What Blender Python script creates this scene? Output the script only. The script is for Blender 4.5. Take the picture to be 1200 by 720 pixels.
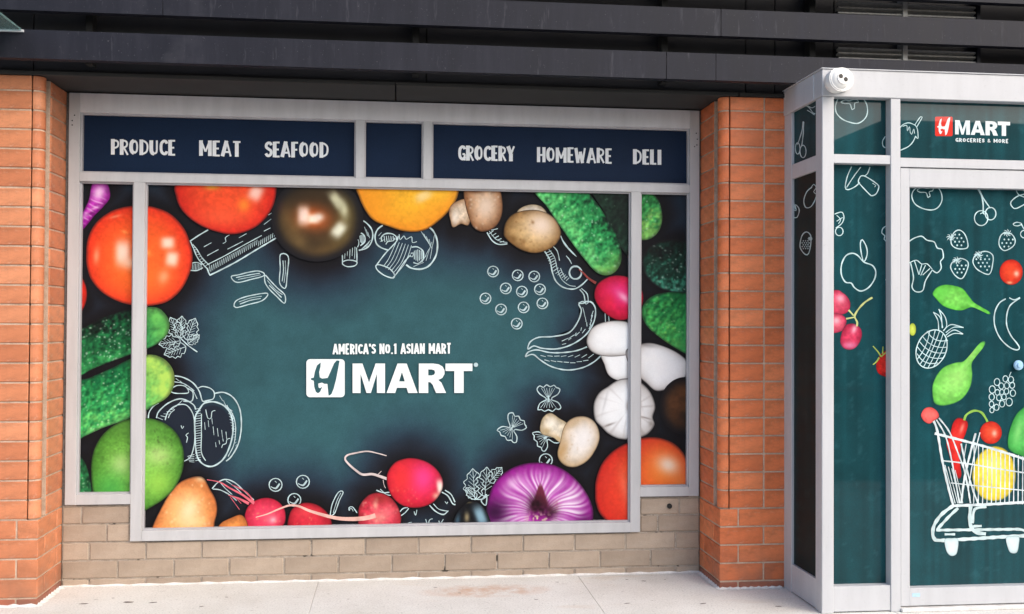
import bpy, bmesh, math, random
import numpy as np
from mathutils import Vector, Matrix
from mathutils.geometry import tessellate_polygon
for o in list(bpy.data.objects):
    bpy.data.objects.remove(o)
SC = bpy.context.scene
COL = SC.collection
R = math.radians

# ------------------------------------------------------------------ camera
F_PX, YAW, PIT, ROL = 1197.18, .1119, .0144, .0049
CAM = np.array([0.0, -5.9461, 1.4882])
_cy, _sy, _cp, _sp = math.cos(YAW), math.sin(YAW), math.cos(PIT), math.sin(PIT)
FW = np.array([_sy*_cp, _cy*_cp, _sp]); RT = np.array([_cy, -_sy, 0.0]); UP = np.cross(RT, FW)
RT, UP = math.cos(ROL)*RT+math.sin(ROL)*UP, -math.sin(ROL)*RT+math.cos(ROL)*UP
cd = bpy.data.cameras.new('camera'); cam = bpy.data.objects.new('camera', cd); COL.objects.link(cam)
cd.sensor_width = 36; cd.lens = F_PX/1200*36; cd.clip_start = .05; cd.clip_end = 3000
cam.matrix_world = Matrix(((RT[0], UP[0], -FW[0], CAM[0]), (RT[1], UP[1], -FW[1], CAM[1]), (RT[2], UP[2], -FW[2], CAM[2]), (0, 0, 0, 1)))
SC.camera = cam

# ------------------------------------------------------------------ sky, sun, exposure (bright overcast day)
SUN_EL, SUN_AZ = R(36), R(43)          # azimuth to the right of straight-behind-the-camera
sun_dir = Vector((math.sin(SUN_AZ)*math.cos(SUN_EL), -math.cos(SUN_AZ)*math.cos(SUN_EL), math.sin(SUN_EL)))
wd = bpy.data.worlds.new('World'); SC.world = wd; wd.use_nodes = True
nt = wd.node_tree; nt.nodes.clear()
sky = nt.nodes.new('ShaderNodeTexSky'); sky.sky_type = 'NISHITA'; sky.sun_disc = False
sky.sun_elevation = SUN_EL; sky.sun_rotation = math.atan2(sun_dir.x, sun_dir.y)
sky.air_density = 1.0; sky.dust_density = 3.0; sky.ozone_density = 1.0
bg = nt.nodes.new('ShaderNodeBackground'); bg.inputs['Strength'].default_value = .15
wo = nt.nodes.new('ShaderNodeOutputWorld')
nt.links.new(sky.outputs[0], bg.inputs[0]); nt.links.new(bg.outputs[0], wo.inputs[0])
sl = bpy.data.lights.new('sun', 'SUN'); sl.energy = 1.0; sl.angle = R(70); sl.color = (1, .955, .89)
so = bpy.data.objects.new('sun', sl); COL.objects.link(so)
so.rotation_euler = sun_dir.to_track_quat('Z', 'Y').to_euler(); so.location = (3, -8, 8)
SC.view_settings.view_transform = 'Standard'; SC.view_settings.look = 'None'
SC.view_settings.gamma = 1; SC.view_settings.exposure = 0.84; SC.view_settings.use_curve_mapping = False

# ------------------------------------------------------------------ materials
def lin(c):
    c = np.asarray(c, float)/255.0
    return np.where(c <= .04045, c/12.92, ((c+.055)/1.055)**2.4)

class NT:
    def __init__(s, name):
        s.m = bpy.data.materials.new(name); s.m.use_nodes = True
        s.t = s.m.node_tree; s.t.nodes.clear()
        s.out = s.n('ShaderNodeOutputMaterial'); s.b = s.n('ShaderNodeBsdfPrincipled')
        s.l(s.b.outputs[0], s.out.inputs[0])
    def n(s, t, **k):
        x = s.t.nodes.new(t)
        for a, v in k.items(): setattr(x, a, v)
        return x
    def l(s, a, b): s.t.links.new(a, b)
    def noise(s, scale, detail=4, rough=.6, coord='Object', scl=None):
        if not hasattr(s, 'tc'): s.tc = s.n('ShaderNodeTexCoord')
        o = s.tc.outputs[coord]
        if scl:
            mp = s.n('ShaderNodeMapping'); mp.inputs['Scale'].default_value = scl
            s.l(o, mp.inputs[0]); o = mp.outputs[0]
        x = s.n('ShaderNodeTexNoise'); x.inputs['Scale'].default_value = scale
        x.inputs['Detail'].default_value = detail; x.inputs['Roughness'].default_value = rough
        s.l(o, x.inputs['Vector']); return x.outputs['Fac']
    def ramp(s, fac, stops):
        r = s.n('ShaderNodeValToRGB'); e = r.color_ramp.elements
        while len(e) < len(stops): e.new(.5)
        for k, (p, c) in enumerate(stops):
            e[k].position = p; e[k].color = (*(c if hasattr(c, '__len__') else (c, c, c)), 1)
        s.l(fac, r.inputs[0]); return r.outputs[0]
    def mix(s, fac, a, b, mode='MIX'):
        x = s.n('ShaderNodeMix', data_type='RGBA', blend_type=mode)
        for i, v in ((0, fac), (6, a), (7, b)):
            if hasattr(v, 'is_linked') or hasattr(v, 'node'): s.l(v, x.inputs[i])
            elif i == 0: x.inputs[0].default_value = v
            else: x.inputs[i].default_value = (*v, 1)
        return x.outputs[2]
    def math(s, op, a, b):
        x = s.n('ShaderNodeMath', operation=op)
        for i, v in ((0, a), (1, b)):
            if hasattr(v, 'node'): s.l(v, x.inputs[i])
            else: x.inputs[i].default_value = v
        return x.outputs[0]
    def col(s, v):
        if hasattr(v, 'node'): s.l(v, s.b.inputs['Base Color'])
        else: s.b.inputs['Base Color'].default_value = (*v, 1)
    def rough(s, v):
        if hasattr(v, 'node'): s.l(v, s.b.inputs['Roughness'])
        else: s.b.inputs['Roughness'].default_value = v
    def bump(s, h, strength=.3, dist=.002):
        b = s.n('ShaderNodeBump'); b.inputs['Strength'].default_value = strength; b.inputs['Distance'].default_value = dist
        s.l(h, b.inputs['Height']); s.l(b.outputs[0], s.b.inputs['Normal'])
    def set(s, **k):
        for a, v in k.items(): s.b.inputs[a.replace('_', ' ')].default_value = v
        return s

M = {}
def brick_mat(name, a, b, c, rough=.55):
    m = NT(name)
    oi = m.n('ShaderNodeObjectInfo')
    base = m.ramp(oi.outputs['Random'], [(0, a), (.5, b), (1, c)])
    n1 = m.noise(9, 5, .65, scl=(1, 1, 2.2)); n2 = m.noise(160, 3, .7)
    v = m.ramp(n1, [(.3, .70), (.5, 1), (.7, 1.18)])
    k = m.mix(1, base, v, 'MULTIPLY')
    f = m.ramp(n2, [(.30, .72), (.42, 1), (.62, 1.02), (.74, 1.2)])
    k = m.mix(.75, k, f, 'MULTIPLY')
    sc = m.noise(3.3, 6, .7, coord='Generated')
    w = m.ramp(sc, [(.58, 0), (.72, .28)])
    k = m.mix(w, k, (.66, .50, .40))
    gp = m.n('ShaderNodeNewGeometry'); sx = m.n('ShaderNodeSeparateXYZ'); m.l(gp.outputs['Position'], sx.inputs[0])
    nn = m.n('ShaderNodeTexNoise'); nn.inputs['Scale'].default_value = 5; nn.inputs['Detail'].default_value = 6; m.l(gp.outputs['Position'], nn.inputs['Vector'])
    spl = m.math('MULTIPLY', m.ramp(sx.outputs[2], [(.0, 1), (.35, 0)]), m.ramp(nn.outputs['Fac'], [(.42, 0), (.66, .6)]))
    k = m.mix(spl, k, (.17, .105, .075))
    blot = m.n('ShaderNodeTexNoise'); blot.inputs['Scale'].default_value = 2.3; blot.inputs['Detail'].default_value = 5; m.l(gp.outputs['Position'], blot.inputs['Vector'])
    k = m.mix(m.ramp(blot.outputs['Fac'], [(.56, 0), (.70, .35)]), k, (.40, .13, .055))
    m.col(k); m.rough(m.ramp(n2, [(.3, rough-.12), (.7, rough+.12)]))
    m.bump(m.mix(.5, n1, n2), .35, .002); m.set(Specular_IOR_Level=.4)
    return m.m
M['orange'] = brick_mat('orange_brick', (.54, .130, .042), (.65, .170, .058), (.72, .215, .082))
M['pale'] = brick_mat('hazed_orange_brick', (.45, .150, .066), (.53, .195, .090), (.59, .235, .115))  # paler copy of orange_brick: lens haze over the left pier mixed into the colour
M['redbrown'] = brick_mat('redbrown_brick', (.26, .075, .045), (.31, .09, .05), (.36, .11, .06))
def taupe():
    m = NT('taupe_painted_brick')
    oi = m.n('ShaderNodeObjectInfo')
    base = m.ramp(oi.outputs['Random'], [(0, (.300, .232, .174)), (1, (.375, .295, .225))])
    n1 = m.noise(6, 6, .65); n2 = m.noise(190, 3, .7); n3 = m.noise(2.2, 5, .7, scl=(.6, 1, 2.5))
    k = m.mix(1, base, m.ramp(n1, [(.3, .86), (.7, 1.12)]), 'MULTIPLY')
    k = m.mix(.7, k, m.ramp(n2, [(.28, .7), (.42, 1), (.75, 1.12)]), 'MULTIPLY')
    k = m.mix(m.ramp(n3, [(.55, 0), (.75, .35)]), k, (.46, .40, .34))
    m.col(k); m.rough(.62); m.bump(m.mix(.5, n1, n2), .4, .0025)
    return m.m
M['taupe'] = taupe()
def mortar(name, a, b, dark=None):
    m = NT(name)
    n1 = m.noise(14, 6, .75); n2 = m.noise(220, 2, .6)
    k = m.ramp(n1, [(.35, a), (.6, b)])
    if dark: k = m.mix(m.ramp(m.noise(5.5, 4, .8), [(.60, 0), (.66, 1)]), k, dark)
    k = m.mix(.6, k, m.ramp(n2, [(.3, .75), (.7, 1.15)]), 'MULTIPLY')
    m.col(k); m.rough(.9); m.bump(n2, .5, .002)
    return m.m
M['mortar'] = mortar('pale_mortar', (.42, .30, .215), (.58, .44, .335))
M['taupe_mortar'] = mortar('painted_mortar', (.29, .24, .19), (.42, .36, .30), (.06, .05, .04))
M['cement'] = mortar('white_cement', (.60, .57, .54), (.78, .76, .73))
def alu(name, c, rough=.38, metal=0.0, streak=.10):
    m = NT(name)
    n1 = m.noise(3, 5, .6, scl=(5, 5, .7)); n2 = m.noise(60, 3, .7); n3 = m.noise(1.7, 6, .75)
    k = m.mix(1, tuple(c), m.ramp(n1, [(.3, 1-streak), (.7, 1+streak*.5)]), 'MULTIPLY')
    k = m.mix(.6, k, m.ramp(n2, [(.25, .84), (.4, 1)]), 'MULTIPLY')
    k = m.mix(m.ramp(n3, [(.62, 0), (.80, .22)]), k, (.30, .27, .24))
    m.col(k); m.rough(m.ramp(n2, [(.3, rough+.1), (.7, rough-.05)])); m.set(Metallic=metal)
    m.bump(n2, .06, .001)
    return m.m
M['alu'] = alu('window_aluminium', (.47, .47, .48))
M['alu_h'] = alu('window_head_aluminium', (.60, .59, .61))  # lighter copy of window_aluminium, makes up for light missing under the canopy
M['alu_w'] = alu('vestibule_aluminium', (.515, .52, .535), streak=.07)
M['alu_in'] = alu('glazing_bead_metal', (.42, .41, .43))
def fascia():
    m = NT('slate_fascia_metal')
    n1 = m.noise(2.2, 6, .7, scl=(3.5, 1, .35)); n2 = m.noise(1.3, 5, .7); n3 = m.noise(26, 4, .7, scl=(1, 1, .12)); n4 = m.noise(120, 2, .6)
    k = m.ramp(n1, [(.3, (.009, .0096, .0155)), (.5, (.0128, .0134, .021)), (.72, (.022, .023, .033))])
    k = m.mix(m.ramp(n3, [(.60, 0), (.74, .45)]), k, (.085, .085, .10))
    k = m.mix(m.ramp(n2, [(.60, 0), (.72, .35)]), k, (.06, .06, .07))
    k = m.mix(m.ramp(n4, [(.70, 0), (.78, .35)]), k, (.25, .25, .26))
    m.col(k); m.rough(m.ramp(n1, [(.3, .42), (.7, .6)])); m.set(Specular_IOR_Level=.2)
    return m.m
M['fascia'] = fascia()
def plain(name, c, rough=.6, n=30, amp=.2, **k):
    m = NT(name); f = m.noise(n, 5, .65)
    m.col(m.mix(1, tuple(c), m.ramp(f, [(.3, 1-amp), (.7, 1+amp)]), 'MULTIPLY')); m.rough(rough); m.set(**k)
    return m.m
M['soffit'] = plain('dark_soffit', (.023, .023, .0225), .7, 4, .18)
M['backing'] = plain('dark_backing', (.011, .0115, .016), .6, 6, .25)
M['slat'] = plain('louver_metal', (.55, .53, .50), .5, 40, .2)
M['black'] = plain('black_gap', (.008, .008, .008), .8)
M['wall'] = plain('upper_wall_panel', (.10, .10, .11), .6, 3, .15)
M['camwhite'] = plain('camera_plastic', (.80, .79, .76), .3, 20, .04)
M['lens'] = plain('camera_lens', (.006, .006, .008), .25, 5, .1, Specular_IOR_Level=.2)
M['steel'] = plain('lock_blue_plastic', (.36, .58, .78), .35, 40, .15)
M['tape'] = plain('blue_tape', (.42, .62, .80), .6, 40, .15)
M['kerb'] = plain('kerb_stone', (.36, .36, .35), .8, 20, .2)
def asphalt():
    m = NT('asphalt'); n1 = m.noise(90, 4, .7); n2 = m.noise(.6, 6, .7)
    k = m.ramp(n1, [(.3, (.032, .032, .034)), (.7, (.075, .074, .073))])
    m.col(m.mix(1, k, m.ramp(n2, [(.3, .8), (.7, 1.2)]), 'MULTIPLY')); m.rough(.9); m.bump(n1, .5, .004)
    return m.m
M['asphalt'] = asphalt()
def concrete():
    m = NT('pavement_concrete')
    if True:
        tc = m.n('ShaderNodeNewGeometry'); pos = tc.outputs['Position']
        def nz(sc, d, r, scl=None):
            o = pos
            if scl:
                mp = m.n('ShaderNodeMapping'); mp.inputs['Scale'].default_value = scl; m.l(o, mp.inputs[0]); o = mp.outputs[0]
            x = m.n('ShaderNodeTexNoise'); x.inputs['Scale'].default_value = sc; x.inputs['Detail'].default_value = d; x.inputs['Roughness'].default_value = r
            m.l(o, x.inputs['Vector']); return x.outputs['Fac']
    n1 = nz(1.6, 7, .7); n2 = nz(95, 4, .75); n3 = nz(260, 2, .6); n4 = nz(9, 4, .7, (1, 2.2, 1)); n5 = nz(2.1, 4, .6, (.55, 1.9, 1))
    k = m.ramp(n1, [(.28, (.60, .578, .530)), (.5, (.69, .675, .635)), (.72, (.76, .75, .715))])
    k = m.mix(.9, k, m.ramp(n2, [(.32, .42), (.41, .90), (.6, 1.03), (.70, 1.14)]), 'MULTIPLY')
    k = m.mix(.8, k, m.ramp(n3, [(.25, .72), (.42, 1), (.8, 1.08)]), 'MULTIPLY')
    k = m.mix(m.ramp(n4, [(.66, 0), (.70, .7)]), k, (.22, .19, .17))
    k = m.mix(m.ramp(n5, [(.60, 0), (.72, .30)]), k, (.55, .42, .30))
    # rust stain: its own place on the slab by the window
    sx = m.n('ShaderNodeSeparateXYZ'); m.l(pos, sx.inputs[0])
    dx = m.math('DIVIDE', m.math('SUBTRACT', sx.outputs[0], .50), .42); dy = m.math('DIVIDE', m.math('SUBTRACT', sx.outputs[1], -.30), .16)
    rr = m.math('ADD', m.math('MULTIPLY', dx, dx), m.math('MULTIPLY', dy, dy))
    st = m.math('MULTIPLY', m.ramp(rr, [(0, 1), (.9, 0)]), m.ramp(nz(7, 5, .7), [(.38, 0), (.62, .75)]))
    k = m.mix(st, k, (.52, .27, .13))
    m.col(k); m.rough(.85); m.bump(m.mix(.5, n2, n3), .5, .003)
    return m.m
M['concrete'] = concrete()
M['joint'] = mortar('joint_filler', (.50, .47, .43), (.62, .59, .55))
def printed(name, rough, spec, coat=0.0, grain=.52):
    m = NT(name)
    a = m.n('ShaderNodeVertexColor'); a.layer_name = 'print'
    g1 = m.noise(190, 2, .7); g2 = m.noise(70, 4, .7)
    k = m.mix(grain, a.outputs[0], m.ramp(g1, [(.25, .70), (.5, 1), (.75, 1.28)]), 'MULTIPLY')
    k = m.mix(grain*.42, k, m.ramp(g2, [(.3, .82), (.7, 1.15)]), 'MULTIPLY')
    m.col(k); m.rough(rough); m.set(Specular_IOR_Level=spec, Coat_Weight=coat, Coat_Roughness=.015, Coat_IOR=1.5)
    return m.m
M['print'] = printed('printed_vinyl', .5, .08)
M['print2'] = printed('printed_vinyl_photo', .45, .10, grain=.14)
M['glazed_side'] = printed('side_film_behind_glass', .5, .05, coat=.18)
M['glazed2'] = printed('printed_photo_behind_glass', .5, .05, coat=.45, grain=.15)
M['glazed'] = printed('print_behind_glass', .5, .05, coat=.45)
def glass():
    m = NT('canopy_glass'); m.col((.55, .78, .76)); m.rough(.03); m.set(Transmission_Weight=.85, IOR=1.5)
    return m.m
M['glass'] = glass()

# ------------------------------------------------------------------ object helpers
def link(name, me, mat, parent=None):
    o = bpy.data.objects.new(name, me); COL.objects.link(o)
    if mat is not None and len(me.materials) == 0: me.materials.append(mat)
    if parent: o.parent = parent
    return o
def tag(o, label=None, cat=None, group=None, kind=None):
    for k, v in (('label', label), ('category', cat), ('group', group), ('kind', kind)):
        if v: o[k] = v
    return o
def thing(name, label, cat, group=None):
    o = bpy.data.objects.new(name, None); COL.objects.link(o); o.empty_display_size = .1
    return tag(o, label, cat, group)
def box_mesh(name, x0, x1, y0, y1, z0, z1, bevel=.0, seg=1):
    bm = bmesh.new(); bmesh.ops.create_cube(bm, size=1)
    for v in bm.verts:
        v.co = ((x0+x1)/2+v.co.x*(x1-x0), (y0+y1)/2+v.co.y*(y1-y0), (z0+z1)/2+v.co.z*(z1-z0))
    if bevel: bmesh.ops.bevel(bm, geom=bm.edges[:], offset=bevel, segments=seg, affect='EDGES', profile=.5)
    me = bpy.data.meshes.new(name); bm.to_mesh(me); bm.free()
    return me
def bx(name, x0, x1, y0, y1, z0, z1, mat, parent=None, bevel=.0015, seg=1):
    return link(name, box_mesh(name, x0, x1, y0, y1, z0, z1, bevel, seg), M[mat], parent)
def poly_mesh(name, verts, faces, smooth=False):
    me = bpy.data.meshes.new(name); me.from_pydata([tuple(v) for v in verts], [], [tuple(f) for f in faces]); me.update()
    if smooth: me.polygons.foreach_set('use_smooth', [True]*len(me.polygons))
    return me
def ring_mesh(name, x0, x1, z0, z1, w, ya, yb):
    """rectangular frame (glazing bead) in the xz plane"""
    bm = bmesh.new()
    for a in ((x0, x1, z0, z0+w), (x0, x1, z1-w, z1), (x0, x0+w, z0+w, z1-w), (x1-w, x1, z0+w, z1-w)):
        r = bmesh.ops.create_cube(bm, size=1)
        for v in r['verts']: v.co = ((a[0]+a[1])/2+v.co.x*(a[1]-a[0]), (ya+yb)/2+v.co.y*(yb-ya), (a[2]+a[3])/2+v.co.z*(a[3]-a[2]))
    me = bpy.data.meshes.new(name); bm.to_mesh(me); bm.free(); return me
rnd = random.Random(7)
_bc = {}
def brick(parent, x0, x1, y0, y1, z0, z1, mat, jit=.0012):
    """one brick; alike sizes share mesh data"""
    key = (round(x1-x0, 3), round(y1-y0, 3), round(z1-z0, 3), mat)
    if key not in _bc:
        a, b, c = key[0]/2, key[1]/2, key[2]/2
        me = box_mesh('brick', -a, a, -b, b, -c, c, .0035); me.materials.append(M[mat]); _bc[key] = me
    o = link('brick', _bc[key], None, parent)
    o.location = ((x0+x1)/2, (y0+y1)/2+rnd.uniform(-jit, jit), (z0+z1)/2)
    o.rotation_euler = (rnd.uniform(-.004, .004), rnd.uniform(-.003, .003), rnd.uniform(-.004, .004))
    return o
J = .0095
ZC = lambda k: .041+.1016*k      # brick courses share one height grid

# ------------------------------------------------------------------ ground
pav = thing('pavement', None, None); pav['kind'] = 'structure'
xs = [1.063+1.5*k for k in range(-6, 6)]
ysl = [.9, -.95, -2.45, -3.95, -4.9]
for i in range(len(xs)-1):
    for j in range(len(ysl)-1):
        z = rnd.uniform(-.0008, .0008)
        bx('slab', xs[i]+.0016, xs[i+1]-.0016, ysl[j+1]+.0016, ysl[j]-.0016, -.12, z, 'concrete', pav, .002)
bx('joint_filler', xs[0], xs[-1], ysl[-1], ysl[0], -.13, -.003, 'joint', pav, 0)
M['gum'] = plain('gum_spots', (.20, .175, .155), .8, 60, .3)
gv, gf = [], []
rg = random.Random(3)
spots = [(-1.62, -.36, .016), (-1.40, -.35, .020), (-1.27, -.37, .014), (-.9, -.30, .008), (.22, -.20, .008), (.35, -.33, .007), (.92, -.15, .007), (1.33, -.13, .008), (1.42, -.17, .013), (1.22, -.62, .010), (1.62, -.66, .013), (1.55, -.15, .006), (-.25, -.4, .006), (-1.0, -.47, .010), (.75, -.5, .008), (-1.5, -.26, .008), (2.0, -.75, .012)]
spots += [(rg.uniform(-3, 4.5), rg.uniform(-4.6, -.8), rg.uniform(.005, .022)) for _ in range(90)]
for (x, y, r) in spots:
    n = 11; b = len(gv); st_ = rg.uniform(1.0, 1.9); a0 = rg.uniform(-.4, .4)
    for k in range(n):
        a = 2*math.pi*k/n; q_ = r*rg.uniform(.7, 1.15); u, w = math.cos(a)*q_*st_, math.sin(a)*q_*.75
        gv.append((x+u*math.cos(a0)-w*math.sin(a0), y+u*math.sin(a0)+w*math.cos(a0), .0011))
    gv.append((x, y, .0026)); gf += [(b+k, b+(k+1) % n, b+n) for k in range(n)]
go = link('gum_spots', poly_mesh('gum_spots', gv, gf, True), M['gum'], pav); go['kind'] = 'stuff'
kb = bx('kerb', xs[0], xs[-1], -5.05, -4.902, -.25, .0, 'kerb', None, .015, 2); kb['kind'] = 'structure'
rd = link('road', poly_mesh('road', [(-400, -400, -.14), (400, -400, -.14), (400, -5.04, -.14), (-400, -5.04, -.14)], [(0, 1, 2, 3)]), M['asphalt']); rd['kind'] = 'structure'
gd = link('ground', poly_mesh('ground', [(-600, -600, -.2), (600, -600, -.2), (600, 600, -.2), (-600, 600, -.2)], [(0, 1, 2, 3)]), M['asphalt']); gd['kind'] = 'structure'

# ------------------------------------------------------------------ low taupe brick wall under the window
bw = thing('low_brick_wall', 'low taupe painted brick wall under the big shop window', 'wall')
bx('mortar_core', -1.846, 1.80, .006, .14, .0, .245, 'taupe_mortar', bw, 0)
bx('mortar_core', -1.846, -1.481, .006, .14, .246, .452, 'taupe_mortar', bw, 0)
bx('mortar_core', 1.437, 1.80, .006, .14, .246, .452, 'taupe_mortar', bw, 0)
def course(z0, z1, x0, x1, off):
    js = [off+.3048*k for k in range(-9, 9)]
    e = [x0]+[j for j in js if x0+.03 < j < x1-.03]+[x1]
    for a, b in zip(e[:-1], e[1:]):
        brick(bw, a+J/2, b-J/2, 0, .1, z0+J/2, z1-J/2, 'taupe')
course(0, ZC(0), -1.846, 1.80, -.785)
course(ZC(0), ZC(1), -1.846, 1.80, -.632)
course(ZC(1), ZC(2), -1.846, 1.80, -.785)
course(ZC(2), ZC(3), -1.846, -1.482, -1.607); course(ZC(2), ZC(3), 1.438, 1.80, 1.545)
course(ZC(3), ZC(4), -1.846, -1.482, -1.742); course(ZC(3), ZC(4), 1.438, 1.80, 1.675)
# drain hole: short dark pipe end set into the right upper brick
bm = bmesh.new()
bmesh.ops.create_cone(bm, cap_ends=True, segments=24, radius1=.0145, radius2=.0145, depth=.02, matrix=Matrix.Translation((1.615, -.002, .398)) @ Matrix.Rotation(R(90), 4, 'X'))
me = bpy.data.meshes.new('drain_hole'); bm.to_mesh(me); bm.free(); link('drain_hole', me, M['black'], bw)
def fillet(name, pts, parent, w=.018, h=.012):
    """cement bead where brick meets the pavement; pts = ground polyline, bead on its left-hand side"""
    v, f = [], []
    for k, (x, y) in enumerate(pts):
        a = Vector(pts[max(0, k-1)]); b = Vector(pts[min(len(pts)-1, k+1)]); d = (b-a).normalized(); nrm = Vector((-d.y, d.x))
        ww = w*(1+.5*math.sin(k*1.7)*math.sin(k*.6+1)); hh = h*(1+.35*math.sin(k*2.3))
        v += [(x, y, hh), (x+nrm.x*ww*.5, y+nrm.y*ww*.5, hh*.5), (x+nrm.x*ww, y+nrm.y*ww, .001)]
        if k: n = 3*k; f += [(n-3, n, n+1, n-2), (n-2, n+1, n+2, n-1)]
    return link(name, poly_mesh(name, v, f), M['cement'], parent)
def sub(pts, n):
    out = []
    for a, b in zip(pts[:-1], pts[1:]):
        out += [(a[0]+(b[0]-a[0])*t/n, a[1]+(b[1]-a[1])*t/n) for t in range(n)]
    return out+[pts[-1]]
fillet('cement_bead', sub([(1.80, -.001), (-1.846, -.001)], 60), bw, .014, .010)

# ------------------------------------------------------------------ brick piers
def bullnose(parent, cx, cyy, r, sgn, z0, z1, mat):
    """rounded corner brick: front tangent at y=cyy-r, side tangent at x=cx+sgn*r"""
    n = 14; prof = [(-sgn*.004, -r)]+[(sgn*r*math.sin(a), -r*math.cos(a)) for a in [R(165)*k/n for k in range(0, n+1)]]+[(-sgn*.004, r*.9)]
    h = (z1-z0)/2; e = .003; v, f = [], []
    rings = [(-h, .93), (-h+e, 1), (h-e, 1), (h, .93)]
    for z, s in rings: v += [(px*s, py*s, z) for px, py in prof]
    m = len(prof)
    for k in range(3):
        for i in range(m):
            a, b = i, (i+1) % m
            f.append((k*m+a, k*m+b, k*m+m+b, k*m+m+a) if sgn > 0 else (k*m+b, k*m+a, k*m+m+a, k*m+m+b))
    f.append(tuple(range(m)) if sgn < 0 else tuple(reversed(range(m)))); f.append(tuple(3*m+i for i in (range(m) if sgn > 0 else reversed(range(m)))))
    key = ('bull', sgn, round(h, 4), mat)
    if key not in _bc:
        me = poly_mesh('corner_brick', v, f); me.materials.append(M[mat]); _bc[key] = me
    o = link('corner_brick', _bc[key], None, parent); o.location = (cx, cyy+rnd.uniform(-.001, .001), (z0+z1)/2)
YP = -.384; ZS = 2.764
def pier(label, xe, sgn, OB='orange'):
    """xe = x of the reveal face, sgn=+1 when the reveal faces +x (left pier)"""
    p = thing('brick_pier', label, 'pier', 'orange brick piers flanking the window')
    def B(a, b, y0, y1, z0, z1, mat=OB):     # a<b measured from the reveal into the pier
        x0, x1 = (xe-b, xe-a) if sgn > 0 else (xe+a, xe+b)
        brick(p, x0, x1, y0, y1, z0, z1, mat)
    def core(a, b, y0, y1, z0, z1):
        x0, x1 = (xe-b, xe-a) if sgn > 0 else (xe+a, xe+b)
        bx('mortar_core', x0, x1, y0, y1, z0, z1, 'mortar', p, 0)
    core(.006, .80, YP+.006, .1, 0, ZC(4)-.002)
    core(.006, .80, YP+.128, .1, ZC(4)-.001, ZS-.002)
    core(.060, .80, YP+.006, YP+.1275, ZC(4)-.001, ZS-.002)
    bullnose(p, xe-sgn*.045, YP+.045, .040, sgn, ZC(4)-.001, ZS-.002, 'mortar')
    for k in range(-1, 4):                                # plinth, running bond
        z0, z1 = (0 if k < 0 else ZC(k))+J/2, ZC(k+1)-J/2
        mat = 'redbrown' if k < 0 else OB
        if k % 2 == (1 if sgn > 0 else 1):                # header on the front, stretcher on the reveal
            B(0, .103, YP, YP+.292, z0, z1, mat); B(0, .1, YP+.292+J, 0, z0, z1, mat)
            for s in (.103+J, .103+2*J+.292): B(s, s+.292, YP, YP+.1, z0, z1, mat)
        else:
            B(0, .25, YP, YP+.1, z0, z1, mat); B(0, .1, YP+.1+J, YP+.285, z0, z1, mat); B(0, .1, YP+.285+J, 0, z0, z1, mat)
            for s in (.25+J, .25+2*J+.292): B(s, s+.25, YP, YP+.1, z0, z1, mat)
    r = .045
    k = 4
    while ZC(k) < ZS-.03:                                 # shaft, stack bond with rounded corner bricks
        z0, z1 = ZC(k)+J/2, min(ZC(k+1)-J/2, ZS-.003)
        bullnose(p, xe-sgn*r, YP+r, r, sgn, z0, z1, OB)
        for s in (r+.012, r+.012+J+.194, r+.012+2*J+.388): B(s, s+.194, YP, YP+.09, z0, z1)
        B(0, .1, YP+.134, 0, z0, z1)
        k += 1
    if sgn > 0: fillet('cement_bead', sub([(xe, -.02), (xe, YP), (xe-.7, YP)], 24), p, .022, .012)
    else: fillet('cement_bead', sub([(xe, -.02), (xe, YP), (2.16, YP)], 24), p, -.018, .010)
    return p
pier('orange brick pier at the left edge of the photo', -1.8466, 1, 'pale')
pier('orange brick pier between the big window and the glass vestibule', 1.80, -1)

# ------------------------------------------------------------------ dark fascia: soffit, backing, louvres, three slate beams
fa = thing('fascia_canopy', 'dark metal fascia of stacked slate beams above the shop window', 'fascia')
YB = -.58
for a, b in ((-3.6, -.02), (-.012, 1.9), (1.908, 4.6)):
    bx('soffit_panel', a, b, -.395, .12, ZS, ZS+.02, 'soffit', fa, .001)
segs = [-3.6, -1.9, .15, 1.95, 2.12, 2.47, 4.6]
for a, b in zip(segs[:-1], segs[1:]):
    bx('backing_panel', a+.003, b-.003, -.372, -.35, ZS+.021, 3.62, 'backing', fa, .001)
bx('rear_cover', -3.6, 4.6, -.345, -.33, ZS+.021, 3.62, 'black', fa, 0)
def beam(z0, z1, cuts):
    for a, b in zip(cuts[:-1], cuts[1:]):
        bm = bmesh.new()                      # C channel: web, bottom and top flange
        for q in ((YB, YB+.006, z0, z1), (YB+.006, YB+.075, z1-.006, z1), (YB+.006, YB+.05, z0, z0+.006)):
            r = bmesh.ops.create_cube(bm, size=1)
            for v in r['verts']: v.co = ((a+b)/2+v.co.x*(b-a-.004), (q[0]+q[1])/2+v.co.y*(q[1]-q[0]), (q[2]+q[3])/2+v.co.z*(q[3]-q[2]))
        me = bpy.data.meshes.new('beam'); bm.to_mesh(me); bm.free(); link('beam', me, M['fascia'], fa)
beam(2.803, 2.948, [-3.6, -2.2, 1.435, 1.71, 4.6])
beam(3.046, 3.192, [-3.6, -1.2, 1.738, 4.6])
beam(3.290, 3.436, [-3.6, .9, 4.6])
for x in (-3.0, -1.6, .09, 1.46, 2.31, 4.0):
    bx('bracket', x-.018, x+.018, -.45, -.373, ZS+.05, 3.6, 'black', fa, .002)
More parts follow.
